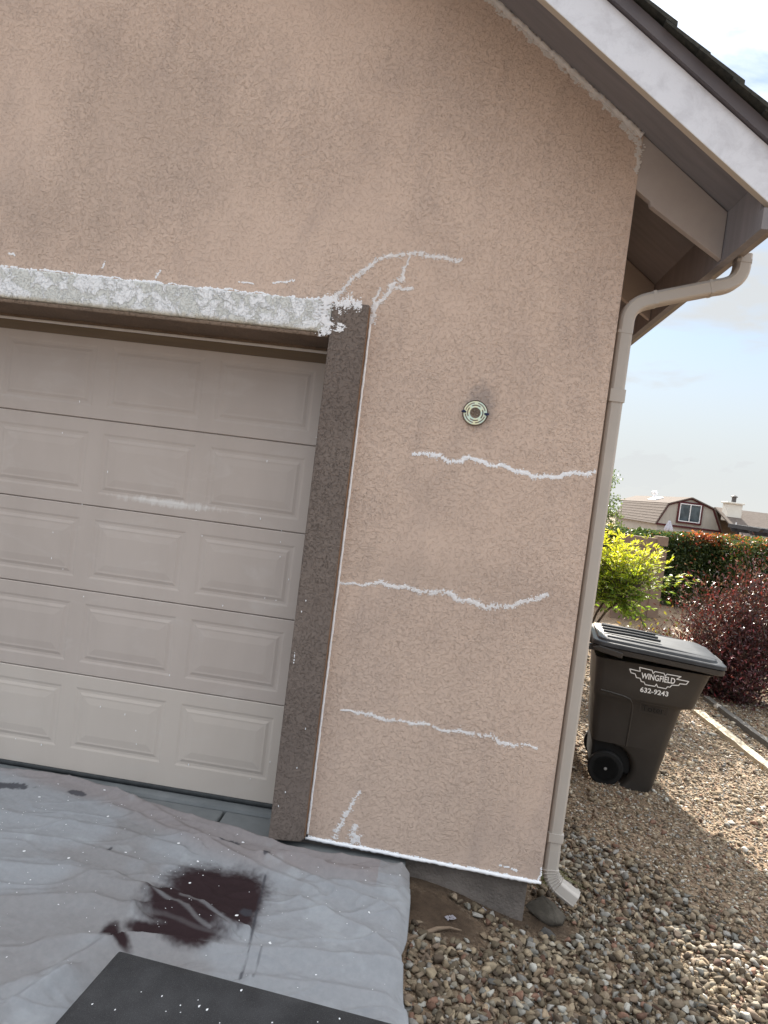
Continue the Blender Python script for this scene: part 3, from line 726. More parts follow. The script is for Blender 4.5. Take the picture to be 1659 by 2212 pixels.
# bead of white caulk down the trim, brushed line along the base, grey bead under the soffit
m = MB(); m.tube([(-.4965+random.uniform(-.0008, .0008), -.004, .058+i*(2.72-.058)/160) for i in range(161)], [.0062*random.uniform(.9, 1.15) for _ in range(161)], 7); hb(m, 'caulk_bead', M['white_patch'], smooth=60)
m = MB(); m.tube([(-.503+i*1.222/90, -.001, .048-.0275*i/90+random.uniform(-.0018, .0018)) for i in range(91)], [.0095*random.uniform(.75, 1.15) for _ in range(91)], 7); hb(m, 'caulk_bead', M['white_patch'], smooth=60)
flakes('paint_smear', [[(-.50+i*.06, .056-.00135*i, random.uniform(.6, 1.2)) for i in range(21)], [(.50, .075, .8), (.57, .07), (.60, .06)], [(.705, .03, .7), (.712, .06, .5), (.714, .10)]], M['white_patch'], width=.009, per=2600, size=(.002, .005))
m = MB(); m.tube([(-.40+i*1.112/120, -.004, zs(-.40+i*1.112/120)-.012+random.uniform(-.003, .003)) for i in range(121)], [.014*random.uniform(.75, 1.3) for _ in range(121)], 7, jit=.2); hb(m, 'caulk_bead', M['gray_caulk'], smooth=60)
flakes('paint_smear', [[(-.35+i*.053, zs(-.35+i*.053)-.030+random.uniform(-.006, .006), random.uniform(.3, 1.)) for i in range(21)], [(.60, 3.80, 1.), (.66, 3.76, 1.3), (.705, 3.72, 1.3), (.708, 3.66, .8), (.705, 3.58)]], M['gray_caulk'], width=.022, per=1900, size=(.003, .008))
# a few flicks of white on the door and trim
def dots(name, pts, m, parent=None, inv=None):
    mm = MB()
    for (x, y, z, s, e) in pts:
        k = 7; b = len(mm.v)
        for q in range(k):
            a = 2*math.pi*q/k; rr = s*random.uniform(.7, 1.2); mm.v.append((x+rr*math.cos(a), y-.0006, z+rr*e*math.sin(a)))
        mm.v.append((x, y-.0018, z))
        for q in range(k): mm.f.append((b+(q+1) % k, b+q, b+k))
    o = link(name, mm.mesh(name, fix=False), m, parent or house); o.matrix_parent_inverse = inv or house_inv; o['kind'] = 'stuff'; return o
dots('paint_fleck', [(random.uniform(-2.4, -.75), .2925, random.uniform(.1, 2.2), .0028, random.uniform(1, 3)) for _ in range(30)], M['white_patch'])
dots('paint_fleck', [(-.668, -.0515, .99+random.uniform(-.03, .03), random.uniform(.0015, .004), 1.6) for _ in range(6)]+[(random.uniform(-.68, -.52), -.0515, random.uniform(.1, 2.2), .003, 2) for _ in range(6)], M['white_patch'])

# ------------------------------------------------------------------ canvas drop cloth
cu = np.linspace(-3.3, .11, 680); cvn = np.linspace(0, 1, 520)
bx = np.array([-3.4, -2.345, -2.049, -1.863, -1.636, -1.359, -.979, -.691, -.581, -.338, -.115, .004, .063, .2]); by = np.array([.23, .225, .255, .262, .18, .10, .03, -.045, -.08, -.085, -.055, -.034, -.078, -.12])
back = np.interp(cu, bx, by)
back = np.convolve(np.pad(back, 4, 'edge'), np.ones(9)/9, 'valid')
CU, CV = np.meshgrid(cu, cvn); CY = back[None]*(1-CV) + (-2.7)*CV
ry = np.array([-2.8, -1.5, -1.106, -.949, -.745, -.565, -.284, -.078, .1]); rx = np.array([.2, .16, .119, .086, .052, .074, .073, .055, .05])
CX = CU + (np.interp(CY, ry, rx)-.11)*sstep(-.5, .11, CU)
def segdist(px, py, path):
    best = np.full(px.shape, 9.); side = np.zeros(px.shape)
    for (ax, ay), (bx_, by_) in zip(path, path[1:]):
        dx, dy = bx_-ax, by_-ay; L2 = dx*dx+dy*dy
        t = np.clip(((px-ax)*dx+(py-ay)*dy)/L2, 0, 1); qx, qy = px-ax-t*dx, py-ay-t*dy
        dd = np.hypot(qx, qy); s = np.sign(dx*qy-dy*qx); m = dd < best
        best = np.where(m, dd, best); side = np.where(m, s, side)
    return best, side
FOLDS = [
 ([(-2.353,.239),(-1.87,.281),(-1.671,.197),(-1.331,.046),(-1.012,-.117),(-.687,-.204),(-.169,-.159)], .016, .035),
 ([(-1.5,-.53),(-1.221,-.582),(-1.035,-.648),(-.739,-.758),(-.659,-.796)], .020, .028),
 ([(-1.004,-.608),(-.839,-.667),(-.588,-.776)], .020, .025),
 ([(-1.08,-.758),(-.968,-.725),(-.862,-.731)], .016, .022),
 ([(-1.3,-1.05),(-1.111,-.991),(-.976,-.937),(-.874,-.924),(-.601,-.912),(-.296,-.859),(.058,-.824)], .028, .035),
 ([(-1.5,-1.6),(-1.3,-1.339),(-1.189,-1.205),(-1.081,-1.03)], .030, .04),
 ([(-1.45,-1.7),(-1.24,-1.40),(-1.14,-1.2)], .022, .03),
 ([(-2.2,-.95),(-1.617,-.863),(-1.284,-.743),(-1.093,-.78)], .022, .04),
 ([(-2.2,-.66),(-1.774,-.628),(-1.493,-.582),(-1.095,-.646)], .018, .04),
 ([(-.681,-.226),(-.267,-.372),(-.014,-.46)], .022, .035),
 ([(-.632,-.16),(-.356,-.218),(-.163,-.204),(.031,-.06)], .020, .026),
 ([(-2.051,-.214),(-1.505,-.191),(-1.069,-.255)], .014, .03),
 ([(-1.133,-.09),(-.657,-.315),(-.384,-.408)], .015, .03),
 ([(-.425,-.503),(-.112,-.639),(.054,-.762)], .020, .035),
 ([(-.5,-1.05),(-.2,-1.0),(.08,-1.0)], .018, .035),
 ([(-.3,-.30),(.0,-.30),(.07,-.20)], .012, .02),
 ([(-2.0,-.40),(-1.6,-.36),(-1.2,-.42)], .010, .03),
 ([(-1.6,.05),(-1.3,-.06),(-1.0,-.2)], .010, .025)]
CZ = .006+.012*fbm(CX*3, CY*3, 2)+.008*(fbm(CX*11+CY*4, CY*18, 5)-.5)+.009*(fbm(CX*3+CY*1.3, CY*12+CX*3.2, 15)-.5)+.0015*(fbm(CX*22+CY*9, CY*34, 25)-.5)
rdg = 1-np.abs(2*fbm(CX*1.5+CY*.9, CY*5.0-CX*1.2, 61, 2)-1); CZ += .010*np.clip((rdg-.80)/.2, 0, 1)**2
rdg = 1-np.abs(2*fbm(CX*2.2+CY*1.8, CY*7-CX*2.4, 77, 2)-1); CZ += .006*np.clip((rdg-.84)/.16, 0, 1)**2
for path, A, wd in FOLDS:
    dd, sd = segdist(CX, CY, path); wv = np.where(sd > 0, wd*.75, wd*1.6)
    CZ += 1.5*A*np.exp(-(dd/wv)**1.6)*(.75+.5*fbm(CX*5, CY*5, 17))
CZ += .035*np.exp(-((CY-back[None])/.035)**2)*sstep(-1.9, -1.5, CX)*(1-sstep(-.2, .0, CX))*.6
CZ -= sstep(.0, .12, CX)*.055
CZ += .012*np.sin(CY*17+2)*sstep(-.05, .08, CX)
CZ = np.maximum(CZ, .004-.08*sstep(.02, .12, CX))
def ell(cx, cy, rx_, ry_, rot=0):
    c, s = math.cos(rot), math.sin(rot); dx, dy = CX-cx, CY-cy
    return np.hypot((dx*c+dy*s)/rx_, (-dx*s+dy*c)/ry_)
spray = fbm(CX*70, CY*70, 44, 2)
st = np.zeros(CX.shape)
for (cx, cy, a, b, r_) in ((-.86,-.51,.17,.14,-.3),(-.72,-.50,.14,.15,.3),(-.88,-.74,.19,.10,-.1),(-.64,-.56,.06,.13,.1),(-.93,-.66,.15,.11,-.25),(-.76,-.63,.16,.13,0),(-.66,-.70,.08,.08,0),(-.84,-.83,.17,.055,.05),(-.98,-.86,.09,.035,.1),(-.80,-.90,.10,.05,0),(-1.105,-.935,.035,.065,.3),(-1.05,-.985,.07,.025,-.5)):
    e = ell(cx, cy, a*1.2, b*1.25, r_)+.22*(spray-.5)+.20*(fbm(CX*13, CY*13, 9)-.5)
    st = np.maximum(st, 1-sstep(.55, 1.22, e))
crease = 1-sstep(.004, .013, segdist(CX, CY, [(-.93,-.638),(-.80,-.688),(-.64,-.79)])[0])
crease = np.maximum(crease, 1-sstep(.003, .011, segdist(CX, CY, [(-1.05,-.648),(-.87,-.735),(-.74,-.80)])[0]))
crease = np.maximum(crease, .4-.4*sstep(.004, .014, segdist(CX, CY, [(-1.06,-.775),(-.95,-.765),(-.82,-.795),(-.66,-.83)])[0]))
st *= (1-.42*crease)
mark = np.zeros(CX.shape)
for path, wd, am in (([(-.622,-.361),(-.589,-.631),(-.548,-.913),(-.536,-1.058)], .006, .8), ([(-.50,-.86),(-.49,-1.05)], .004, .5)):
    mark = np.maximum(mark, am*(1-sstep(wd*.4, wd*1.6, segdist(CX, CY, path)[0]))*sstep(.28, .55, fbm(CX*40, CY*14, 3)))
for (cx, cy, a, b, r_) in ((-2.2,.08,.12,.045,.2),(-1.83,.13,.055,.028,-.1),(-.875,-.125,.06,.024,.1),(-.59,-.14,.012,.035,.3),(-.655,-.22,.018,.025,0),(-1.392,-.36,.008,.03,0),(-.63,-.65,.03,.035,0)):
    mark = np.maximum(mark, .85*(1-sstep(.7, 1.1, ell(cx, cy, a, b, r_)+.9*(fbm(CX*60, CY*25, 7)-.5))))
tone = fbm(CX*2.2, CY*2.2, 71); cool = sstep(.42, .6, tone)
base = np.array((.255, .248, .252))[None, None]*(1-cool[..., None]) + np.array((.295, .302, .318))[None, None]*cool[..., None]
warm = sstep(-.05, .09, CY+.14-np.interp(CX, [-2.35,-1.67,-1.33,-1.01,-.69,-.17], [.34,.2,.05,-.10,-.19,-.14])+.0)*(CX < -.1)
base = base*(1-warm[..., None])+np.array((.26, .235, .235))[None, None]*warm[..., None]
wht = sstep(.62, .72, fbm(CX*6, CY*6, 91))*.3; base = base*(1-wht[..., None])+np.array((.40, .42, .44))[None, None]*wht[..., None]
ccol = base*(1-st[..., None])+np.array((.034, .021, .023))[None, None]*st[..., None]
ccol = ccol*(1-mark[..., None])+np.array((.055, .055, .065))[None, None]*mark[..., None]
h_, w_ = CX.shape; ci = np.arange(h_*w_).reshape(h_, w_)
CF = np.stack([ci[:-1, :-1], ci[1:, :-1], ci[1:, 1:], ci[:-1, 1:]], -1).reshape(-1, 4)
def cloth_mat():
    t = NT('paint_stained_canvas')
    a = t.attr(); wv = t.noise(700, 1, .5)
    c = t.mix(t.ramp(t.noise(40, 5, .65), .3, .75), t.mix(1.0, a, (.86, .87, .88), 'MULTIPLY'), a)
    nb = t.bump(t.noise(28, 5, .6), .35, .006); nb = t.bump(wv, .3, .0012, nb)
    return t.done(c, .95, nb, .1)
cloth_me = np_mesh('drop_cloth', np.stack([CX, CY, CZ], -1).reshape(-1, 3), CF, ccol.reshape(-1, 3), True)
cloth = link('drop_cloth', cloth_me, cloth_mat())
sol = cloth.modifiers.new('thickness', 'SOLIDIFY'); sol.thickness = .002; sol.offset = -1
tag(cloth, 'crumpled grey canvas drop cloth with a dark maroon stain on the driveway', 'drop cloth')
mm = MB()
for _ in range(760):
    i, j = random.randint(4, h_-50), random.randint(100, w_-10)
    if random.random() > .35 and CY[i, j] < -.9: continue
    x0, y0, z0 = CX[i, j], CY[i, j], CZ[i, j]+.0012
    s = random.choice((.0013, .0015, .002, .002, .0025, .003, .004, .008)); e = random.uniform(.5, 1); ph = random.random()*6.28; k = 7; b = len(mm.v)
    for q in range(k):
        a = 2*math.pi*q/k; rr = s*random.uniform(.7, 1.25); u, v = rr*math.cos(a), rr*e*math.sin(a)
        mm.v.append((x0+u*math.cos(ph)-v*math.sin(ph), y0+u*math.sin(ph)+v*math.cos(ph), z0))
    mm.v.append((x0, y0, z0+.0012))
    for q in range(k): mm.f.append((b+q, b+(q+1) % k, b+k))
o = link('paint_splatter', mm.mesh('paint_splatter', fix=False), M['white_patch'], cloth); o['kind'] = 'stuff'

# black gritty work platform at the bottom of the picture
BH = .14
bx_t = thing('work_platform', 'black gritty low work platform lying on the stained drop cloth', 'platform', (-.97, -1.165, .004), R(-5.5))
m = MB(); rings = []
for (ins, z) in ((.004, .0), (.0, .012), (.0, BH-.03), (.004, BH-.014), (.018, BH-.003), (.045, BH)):
    rings.append([(ins, -ins, z), (1.35-ins, -ins, z), (1.35-ins, -.45+ins, z), (ins, -.45+ins, z)])
m.loft([[*r_] for r_ in rings]); m.build('top', M['grit'], bx_t, bevel=.006)
m = MB(); m.box(.02, 1.33, -.462, -.4505, .01, BH-.035); m.build('front_lip', M['rubber'], bx_t, bevel=.003)
mm = MB()
for _ in range(34):
    x0, y0 = random.uniform(.06, 1.1), random.uniform(-.40, -.05); s = random.choice((.002, .0025, .003, .0045)); b = len(mm.v)
    for q in range(6):
        a = 2*math.pi*q/6; mm.v.append((x0+s*random.uniform(.6, 1.2)*math.cos(a), y0+s*1.5*random.uniform(.6, 1.2)*math.sin(a), BH+.0006))
    mm.v.append((x0, y0, BH+.0016))
    for q in range(6): mm.f.append((b+q, b+(q+1) % 6, b+6))
o = link('paint_splatter', mm.mesh('paint_splatter', fix=False), M['white_patch'], bx_t); o['kind'] = 'stuff'

# ------------------------------------------------------------------ trash cart
GZC = -.225
FBX, FBY = 1.872, 2.0
cart = thing('trash_cart', 'dark brown wheeled trash cart with black lid and white winged lettering', 'trash cart', (FBX, FBY, GZC), R(-8))
def lc(x, z): return (x-FBX, z-GZC)           # photo-plane measures to cart-local
def rrect(x0, x1, y0, y1, z, r, n=5, dz=0):
    pts = []
    for cx, cy, a0 in ((x1-r, y0+r, -90), (x1-r, y1-r, 0), (x0+r, y1-r, 90), (x0+r, y0+r, 180)):
        for i in range(n+1):
            a = R(a0+90*i/n); px_ = cx+r*math.cos(a); pts.append((px_, cy+r*math.sin(a), z+dz*(px_-x1)))
    return pts
WD = .70
def yin(z): return .055*(1-min(max((z-GZC)/1.0, 0), 1))      # taper: the sides lean out towards the top
levels = []
def lev(z, x0, x1, extra=0, r=.06):
    yi = yin(z)-.02+extra; levels.append(rrect(x0-FBX, x1-FBX, yi, WD-yi, z-GZC, r))
for z in (-.225, -.19, -.14, -.07, .0, .06, .10):
    ax = 1.50+math.sqrt(max(.19**2-(z+.07)**2, .0001)); lev(z, ax, 1.865+.19*(z+.225) if z > -.2 else 1.85, .012, .05)
lev(.121, 1.50, 1.928, .012, .05); lev(.1215, 1.37, 1.928, .012, .05)
lev(.30, 1.355, 1.962, .010); lev(.46, 1.345, 1.992, .008); lev(.485, 1.34, 2.00, .0, .06); lev(.50, 1.335, 2.075, -.004, .07); lev(.515, 1.333, 2.085, -.006, .07)
lev(.64, 1.325, 2.118, -.006, .07); lev(.775, 1.315, 2.162, -.006, .07); lev(.79, 1.31, 2.19, -.012, .07)
m = MB(); m.loft(levels); m.build('body', M['cart'], cart, smooth=38)
SL = -.045                                    # lid and rim fall slightly to the front
m = MB(); m.loft([rrect(1.285-FBX, 2.235-FBX, -.045, WD+.045, .80-GZC, .06, dz=SL), rrect(1.275-FBX, 2.25-FBX, -.055, WD+.055, .805-GZC, .06, dz=SL),
                  rrect(1.275-FBX, 2.25-FBX, -.055, WD+.055, .842-GZC, .06, dz=SL), rrect(1.29-FBX, 2.24-FBX, -.045, WD+.045, .848-GZC, .06, dz=SL)])
m.build('rim', M['cart'], cart, smooth=38)
lid_r = [(.0, .850), (.003, .874), (.010, .881), (.048, .887), (.056, .903), (.066, .908), (.16, .921), (.30, .930)]
m = MB(); m.loft([rrect(1.27-FBX+i*.8, 2.262-FBX-i*1.2, -.062+i, WD+.062-i, z-GZC, .07, dz=SL) for i, z in lid_r]); lid = m.build('lid', M['lid'], cart, smooth=30)
m = MB()                                      # raised ribs on the lid
for yy, xa, xb in ((.06, 1.38, 2.19), (.64, 1.38, 2.17)):
    m.tube([(xa-FBX, yy, .907-GZC+SL*(xa-2.25)), ((xa+xb)/2-FBX, yy, .908-GZC+SL*((xa+xb)/2-2.25)), (xb-FBX, yy, .894-GZC+SL*(xb-2.25))], .014, 8)
for yy in (.20, .34, .48):
    m.tube([(1.36-FBX, yy, .925-GZC+SL*(1.36-2.25)), (1.56-FBX, yy, .932-GZC+SL*(1.56-2.25)), (1.80-FBX, yy, .934-GZC+SL*(1.8-2.25))], .011, 8)
o = m.build('lid_rib', M['lid'], lid, smooth=50)
m = MB(); m.box(2.20-FBX, 2.285-FBX, .22, .48, .846-GZC, .866-GZC); o = m.build('lid_grip', M['lid'], lid, bevel=.008)
m = MB(); m.tube([(1.22-FBX, .03, .86-GZC), (1.22-FBX, WD-.03, .86-GZC)], .017, 10)
for yy in (.04, .35, .66): m.box(1.20-FBX, 1.32-FBX, yy-.02, yy+.02, .83-GZC, .875-GZC)
m.build('handle', M['lid'], cart, smooth=40)
m = MB(); m.prism_y([(1.27-FBX, .87-GZC), (1.32-FBX, .89-GZC), (1.50-FBX, .86-GZC), (1.50-FBX, .815-GZC), (1.33-FBX, .84-GZC)], -.075, -.048); m.build('side_lip', M['cart'], cart, bevel=.006)
# moulded panel outline low on the side
m = MB(); pth = [(1.38, .535), (1.45, .530), (1.56, .515), (1.605, .500), (1.628, .47), (1.634, .43), (1.632, .25), (1.628, .12)]
m.tube([(x-FBX, yin(z)-.012+.004 if z < .485 else yin(z)-.024, z-GZC) for x, z in pth], .008, 8); m.build('side_rib', M['cart'], cart, smooth=60)
for yy, ww in ((.02, .05), (WD-.07, .05)):
    wh = bpy.data.objects.new('wheel', None); COL.objects.link(wh); wh.parent = cart; wh.location = (1.500-FBX, yy, .138)
    m = MB(); m.lathe([(.10, .0), (.128, .002), (.136, .012), (.136, ww-.012), (.128, ww-.002), (.10, ww), (.10, .0)], 32, 'y'); m.build('tyre', M['tyre'], wh, smooth=35)
    m = MB(); m.lathe([(.0, .012), (.102, .012), (.102, ww-.012), (.0, ww-.012)], 28, 'y')
    for k in range(6):
        a = k*math.pi/3+.2; m.tube([(.02*math.cos(a), .008, .02*math.sin(a)), (.098*math.cos(a), .008, .098*math.sin(a))], .005, 6)
    m.build('rim', M['tyre'], wh, smooth=35)
    m = MB(); m.lathe([(.0, -.008), (.009, -.007), (.013, .0), (.013, .012), (.0, .012)], 14, 'y'); m.build('axle_cap', M['axle'], wh, smooth=40)
m = MB(); m.box(1.385-FBX, 1.70-FBX, .085, WD-.085, .10, .355); m.build('shade_fill', M['tyre'], cart, bevel=.02)  # near-black box added to fill in the dark shade between the wheels
m = MB(); m.tube([(1.50-FBX, .03, .138), (1.50-FBX, WD-.03, .138)], .011, 8); m.build('axle', M['tyre'], cart, smooth=40)
# print on the side
def sidey(z): return yin(z)-.026
def strokes_mesh(pts, wd, closed=True):
    m = MB(); n = len(pts); P2 = [Vector((p[0]-FBX, p[1]-GZC)) for p in pts]
    segs = list(zip(P2, P2[1:]+([P2[0]] if closed else [])))[: n if closed else n-1]
    for a, b in segs:
        d = (b-a).normalized(); nn = Vector((-d.y, d.x))*wd/2; a2, b2 = a-d*wd*.35, b+d*wd*.35
        m.add([(q.x, sidey(q.y+GZC)-.0016, q.y) for q in (a2-nn, b2-nn, b2+nn, a2+nn)], [(0, 1, 2, 3)])
    return m
LG = [(1.639,.768),(1.733,.759),(1.743,.735),(1.754,.753),(1.82,.749),(1.831,.729),(1.843,.746),(1.944,.742),(1.916,.718),(2.003,.713),(1.989,.688),(1.943,.686),(1.937,.672),(1.89,.667),(1.877,.648),(1.86,.649),(1.85,.632),(1.79,.635),(1.778,.657),(1.769,.637),(1.698,.64),(1.687,.658),(1.666,.66),(1.655,.683),(1.627,.685),(1.615,.712),(1.582,.717),(1.57,.745),(1.648,.737)]
def untilt(p): return (p[0], p[1]+.030*(p[0]-1.78))
strokes_mesh([untilt(p) for p in LG], .0066).build('winged_emblem', M['decal'], cart)
def text_mesh(body, name, mat_, x0, x1, zc, hgt, off=.022, depth=0.0, yy=None):
    cu_ = bpy.data.curves.new('text', 'FONT'); cu_.body = body; cu_.size = 1; cu_.offset = off; cu_.extrude = depth; cu_.resolution_u = 4
    o = bpy.data.objects.new('text', cu_); COL.objects.link(o)
    bpy.context.view_layer.update()
    me = bpy.data.meshes.new_from_object(o.evaluated_get(bpy.context.evaluated_depsgraph_get()))
    bpy.data.objects.remove(o)
    co = np.array([v.co[:] for v in me.vertices]); lo, hi = co.min(0), co.max(0)
    for v, c in zip(me.vertices, co):
        u = (c[0]-lo[0])/(hi[0]-lo[0]); t = (c[1]-lo[1])/(hi[1]-lo[1])
        x = x0+(x1-x0)*u; z = zc-hgt/2+hgt*t
        v.co = (x-FBX, (sidey(z) if yy is None else yy)-.0016-(c[2]-lo[2]), z-GZC)
    me.materials.clear(); return link(name, me, mat_, cart)
text_mesh('WINGFIELD', 'lettering', M['decal'], 1.660, 1.908, .704, .047)
text_mesh('632-9243', 'lettering', M['decal'], 1.668, 1.874, .594, .040)
strokes_mesh([(1.688,.492),(1.89,.490),(1.89,.418),(1.688,.42)], .005).build('embossed_frame', M['cart'], cart)
text_mesh('Toter.', 'embossed_lettering', M['tyre'], 1.70, 1.875, .455, .046, .0)

# ------------------------------------------------------------------ boards edging the bed, rock, twig, scraps, tuft
def board(x0, y0, x1, y1, w, h, m, label, z):
    L = math.hypot(x1-x0, y1-y0); o = thing('edging_board', label, 'board', (x0, y0, z), math.atan2(y1-y0, x1-x0), 'boards edging the planting bed')
    mb = MB(); n = 24; rings = []
    for i in range(n+1):
        t = i/n; a = .006*math.sin(t*5)+random.uniform(-.002, .002); wv = w*(1+.05*math.sin(t*9))
        rings.append([(t*L, -wv/2+a, 0), (t*L, wv/2+a, 0), (t*L, wv/2+a, h+random.uniform(-.004, .004)), (t*L, -wv/2+a, h+random.uniform(-.004, .004))])
    mb.loft(rings); mb.build('board', m, o)
    return o
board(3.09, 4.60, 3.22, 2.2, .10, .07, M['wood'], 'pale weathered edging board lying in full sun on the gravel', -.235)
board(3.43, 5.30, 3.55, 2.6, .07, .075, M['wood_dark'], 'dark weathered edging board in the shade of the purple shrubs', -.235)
SHP, SHF = stone_shapes(2, 3)
def rock(name, label, loc, sc, rz, shape=0, cols=((.16, .14, .115), (.25, .215, .165))):
    V = SHP[shape]*np.array(sc); V = V*(1+.08*(fbm(V[:, 0]*30, V[:, 1]*30+V[:, 2]*20, 3)-.5)[:, None])
    k = 'rock_%s' % (cols[0],)
    if k not in M: M[k] = simple('rock', cols[0], cols[1], .95, 14, 60, .6, .008, .15)
    o = link(name, np_mesh(name, V, SHF), M[k]); o.location = loc; o.rotation_euler = (random.uniform(-.2, .2), random.uniform(-.2, .2), rz)
    return tag(o, label, 'rock')
rock('rock', 'large dull grey rock half buried under the downspout elbow', (.795, .10, -.185), (.085, .120, .085), .9, 1, ((.085, .075, .062), (.14, .122, .10)))
rock('rock', 'small dark grey rock at the foot of the large rock', (.785, -.04, -.225), (.045, .06, .05), 1.1, 1, ((.07, .066, .062), (.11, .104, .098)))
rock('rock', 'white stone lying in the sun right of the cart shadow', (2.36, 1.72, -.215), (.035, .02, .018), .6, 2, ((.5, .46, .40), (.6, .56, .5)))
rock('rock', 'pale stone beside the dark board under the purple shrubs', (3.42, 4.9, -.17), (.07, .045, .04), .2, 1, ((.42, .38, .33), (.5, .46, .4)))
rock('rock', 'flat grey stone just past the dark edging board', (3.75, 3.75, -.16), (.09, .06, .05), .3, 0, ((.28, .28, .28), (.36, .36, .35)))
m = MB(); pth = [(.03, -.50, -.085), (.082, -.466, -.085), (.144, -.414, -.088), (.21, -.345, -.093), (.27, -.305, -.102), (.33, -.275, -.125)]
m.tube([Vector(p) for p in pth], [.011, .011, .010, .009, .006, .003], 8, jit=.12)
tag(m.build('twig', M['twig'], None, smooth=50), 'dry bent twig on the dirt beside the edge of the drop cloth', 'twig')
M['scrap'] = simple('grey_plastic_scrap', (.22, .21, .24), (.32, .31, .34), .5, 30)
def scrap(label, x, y, s):
    n = 9; V = []; F = []
    for i in range(n):
        for j in range(n):
            u, v = (i/(n-1)-.5)*s, (j/(n-1)-.5)*s*.6; V.append((x+u*math.cos(.6)-v*math.sin(.6), y+u*math.sin(.6)+v*math.cos(.6), float(terr(x, y))+.008+.012*float(fbm(np.array(u*60+x*7), np.array(v*60), 3))))
    for i in range(n-1):
        for j in range(n-1):
            if random.random() < .12: continue
            F.append((i*n+j, (i+1)*n+j, (i+1)*n+j+1, i*n+j+1))
    mb = MB(); mb.v = V; mb.f = F; o = mb.build('plastic_scrap', M['scrap'])
    sm = o.modifiers.new('thickness', 'SOLIDIFY'); sm.thickness = .001
    return tag(o, label, 'scrap')
scrap('crumpled grey plastic scrap on the bare dirt by the drop cloth', .275, -.215, .05)
scrap('small torn grey scrap at the foot of the concrete base', .44, -.03, .045)
m = MB(); m.tube([(1.375, .235, -.165), (1.39, .17, -.16)], [.006, .003], 5); tag(m.build('wood_chip', M['wood']), 'thin pale wood chip lying among the river stones', 'wood chip')
mb = MB()
for k in range(34):
    a = random.uniform(-.5, 1.4); L = random.uniform(.10, .24); x0, y0 = .80+random.uniform(-.03, .04), .42+random.uniform(-.05, .05)
    p1 = (x0+L*.5*math.cos(a), y0+L*.5*math.sin(a)*.4, float(terr(x0, y0))+.07); p2 = (x0+L*math.cos(a), y0+L*math.sin(a)*.4, float(terr(x0, y0))+.035)
    mb.tube([(x0, y0, float(terr(x0, y0))-.01), p1, p2], [.0016, .0014, .0005], 4)
tag(mb.build('grass_tuft', M['dry_grass']), 'sparse green weed tuft growing beside the downspout', 'weed')

# ------------------------------------------------------------------ plants
def leaf_mesh(name, C, D, Nn, L, W, cols, fold=.25):
    """C centres, D direction, Nn normals (unit), L length, W width; four-corner folded leaves of two triangles"""
    n = len(C); S = np.cross(D, Nn); S /= np.linalg.norm(S, axis=1, keepdims=True)+1e-9; N2 = np.cross(S, D)
    L = np.broadcast_to(L, n)[:, None]; W = np.broadcast_to(W, n)[:, None]
    a, t = C-D*L*.5, C+D*L*.5; l = C+S*W*.5+N2*W*fold; r = C-S*W*.5+N2*W*fold
    V = np.stack([a, l, t, r], 1).reshape(-1, 3); b = np.arange(n)*4
    F = np.concatenate([np.stack([b, b+3, b+2], 1), np.stack([b, b+2, b+1], 1)])
    return np_mesh(name, V, F, np.repeat(cols, 4, 0))
def unit(v): return v/(np.linalg.norm(v, axis=1, keepdims=True)+1e-9)
def pick(pal, p, n): pal = np.array(pal); return pal[RNG.choice(len(p), n, p=np.array(p)/sum(p))]*RNG.uniform(.7, 1.25, (n, 1))
def limb(m, p0, p1, r0, r1, n=6, wob=.04):
    p0, p1 = Vector(p0), Vector(p1); L = (p1-p0).length
    pts = [p0.lerp(p1, i/n)+Vector((random.gauss(0, wob), random.gauss(0, wob), 0))*L*(0 if i in (0, n) else 1) for i in range(n+1)]
    m.tube(pts, [r0+(r1-r0)*i/n for i in range(n+1)], 6); return pts

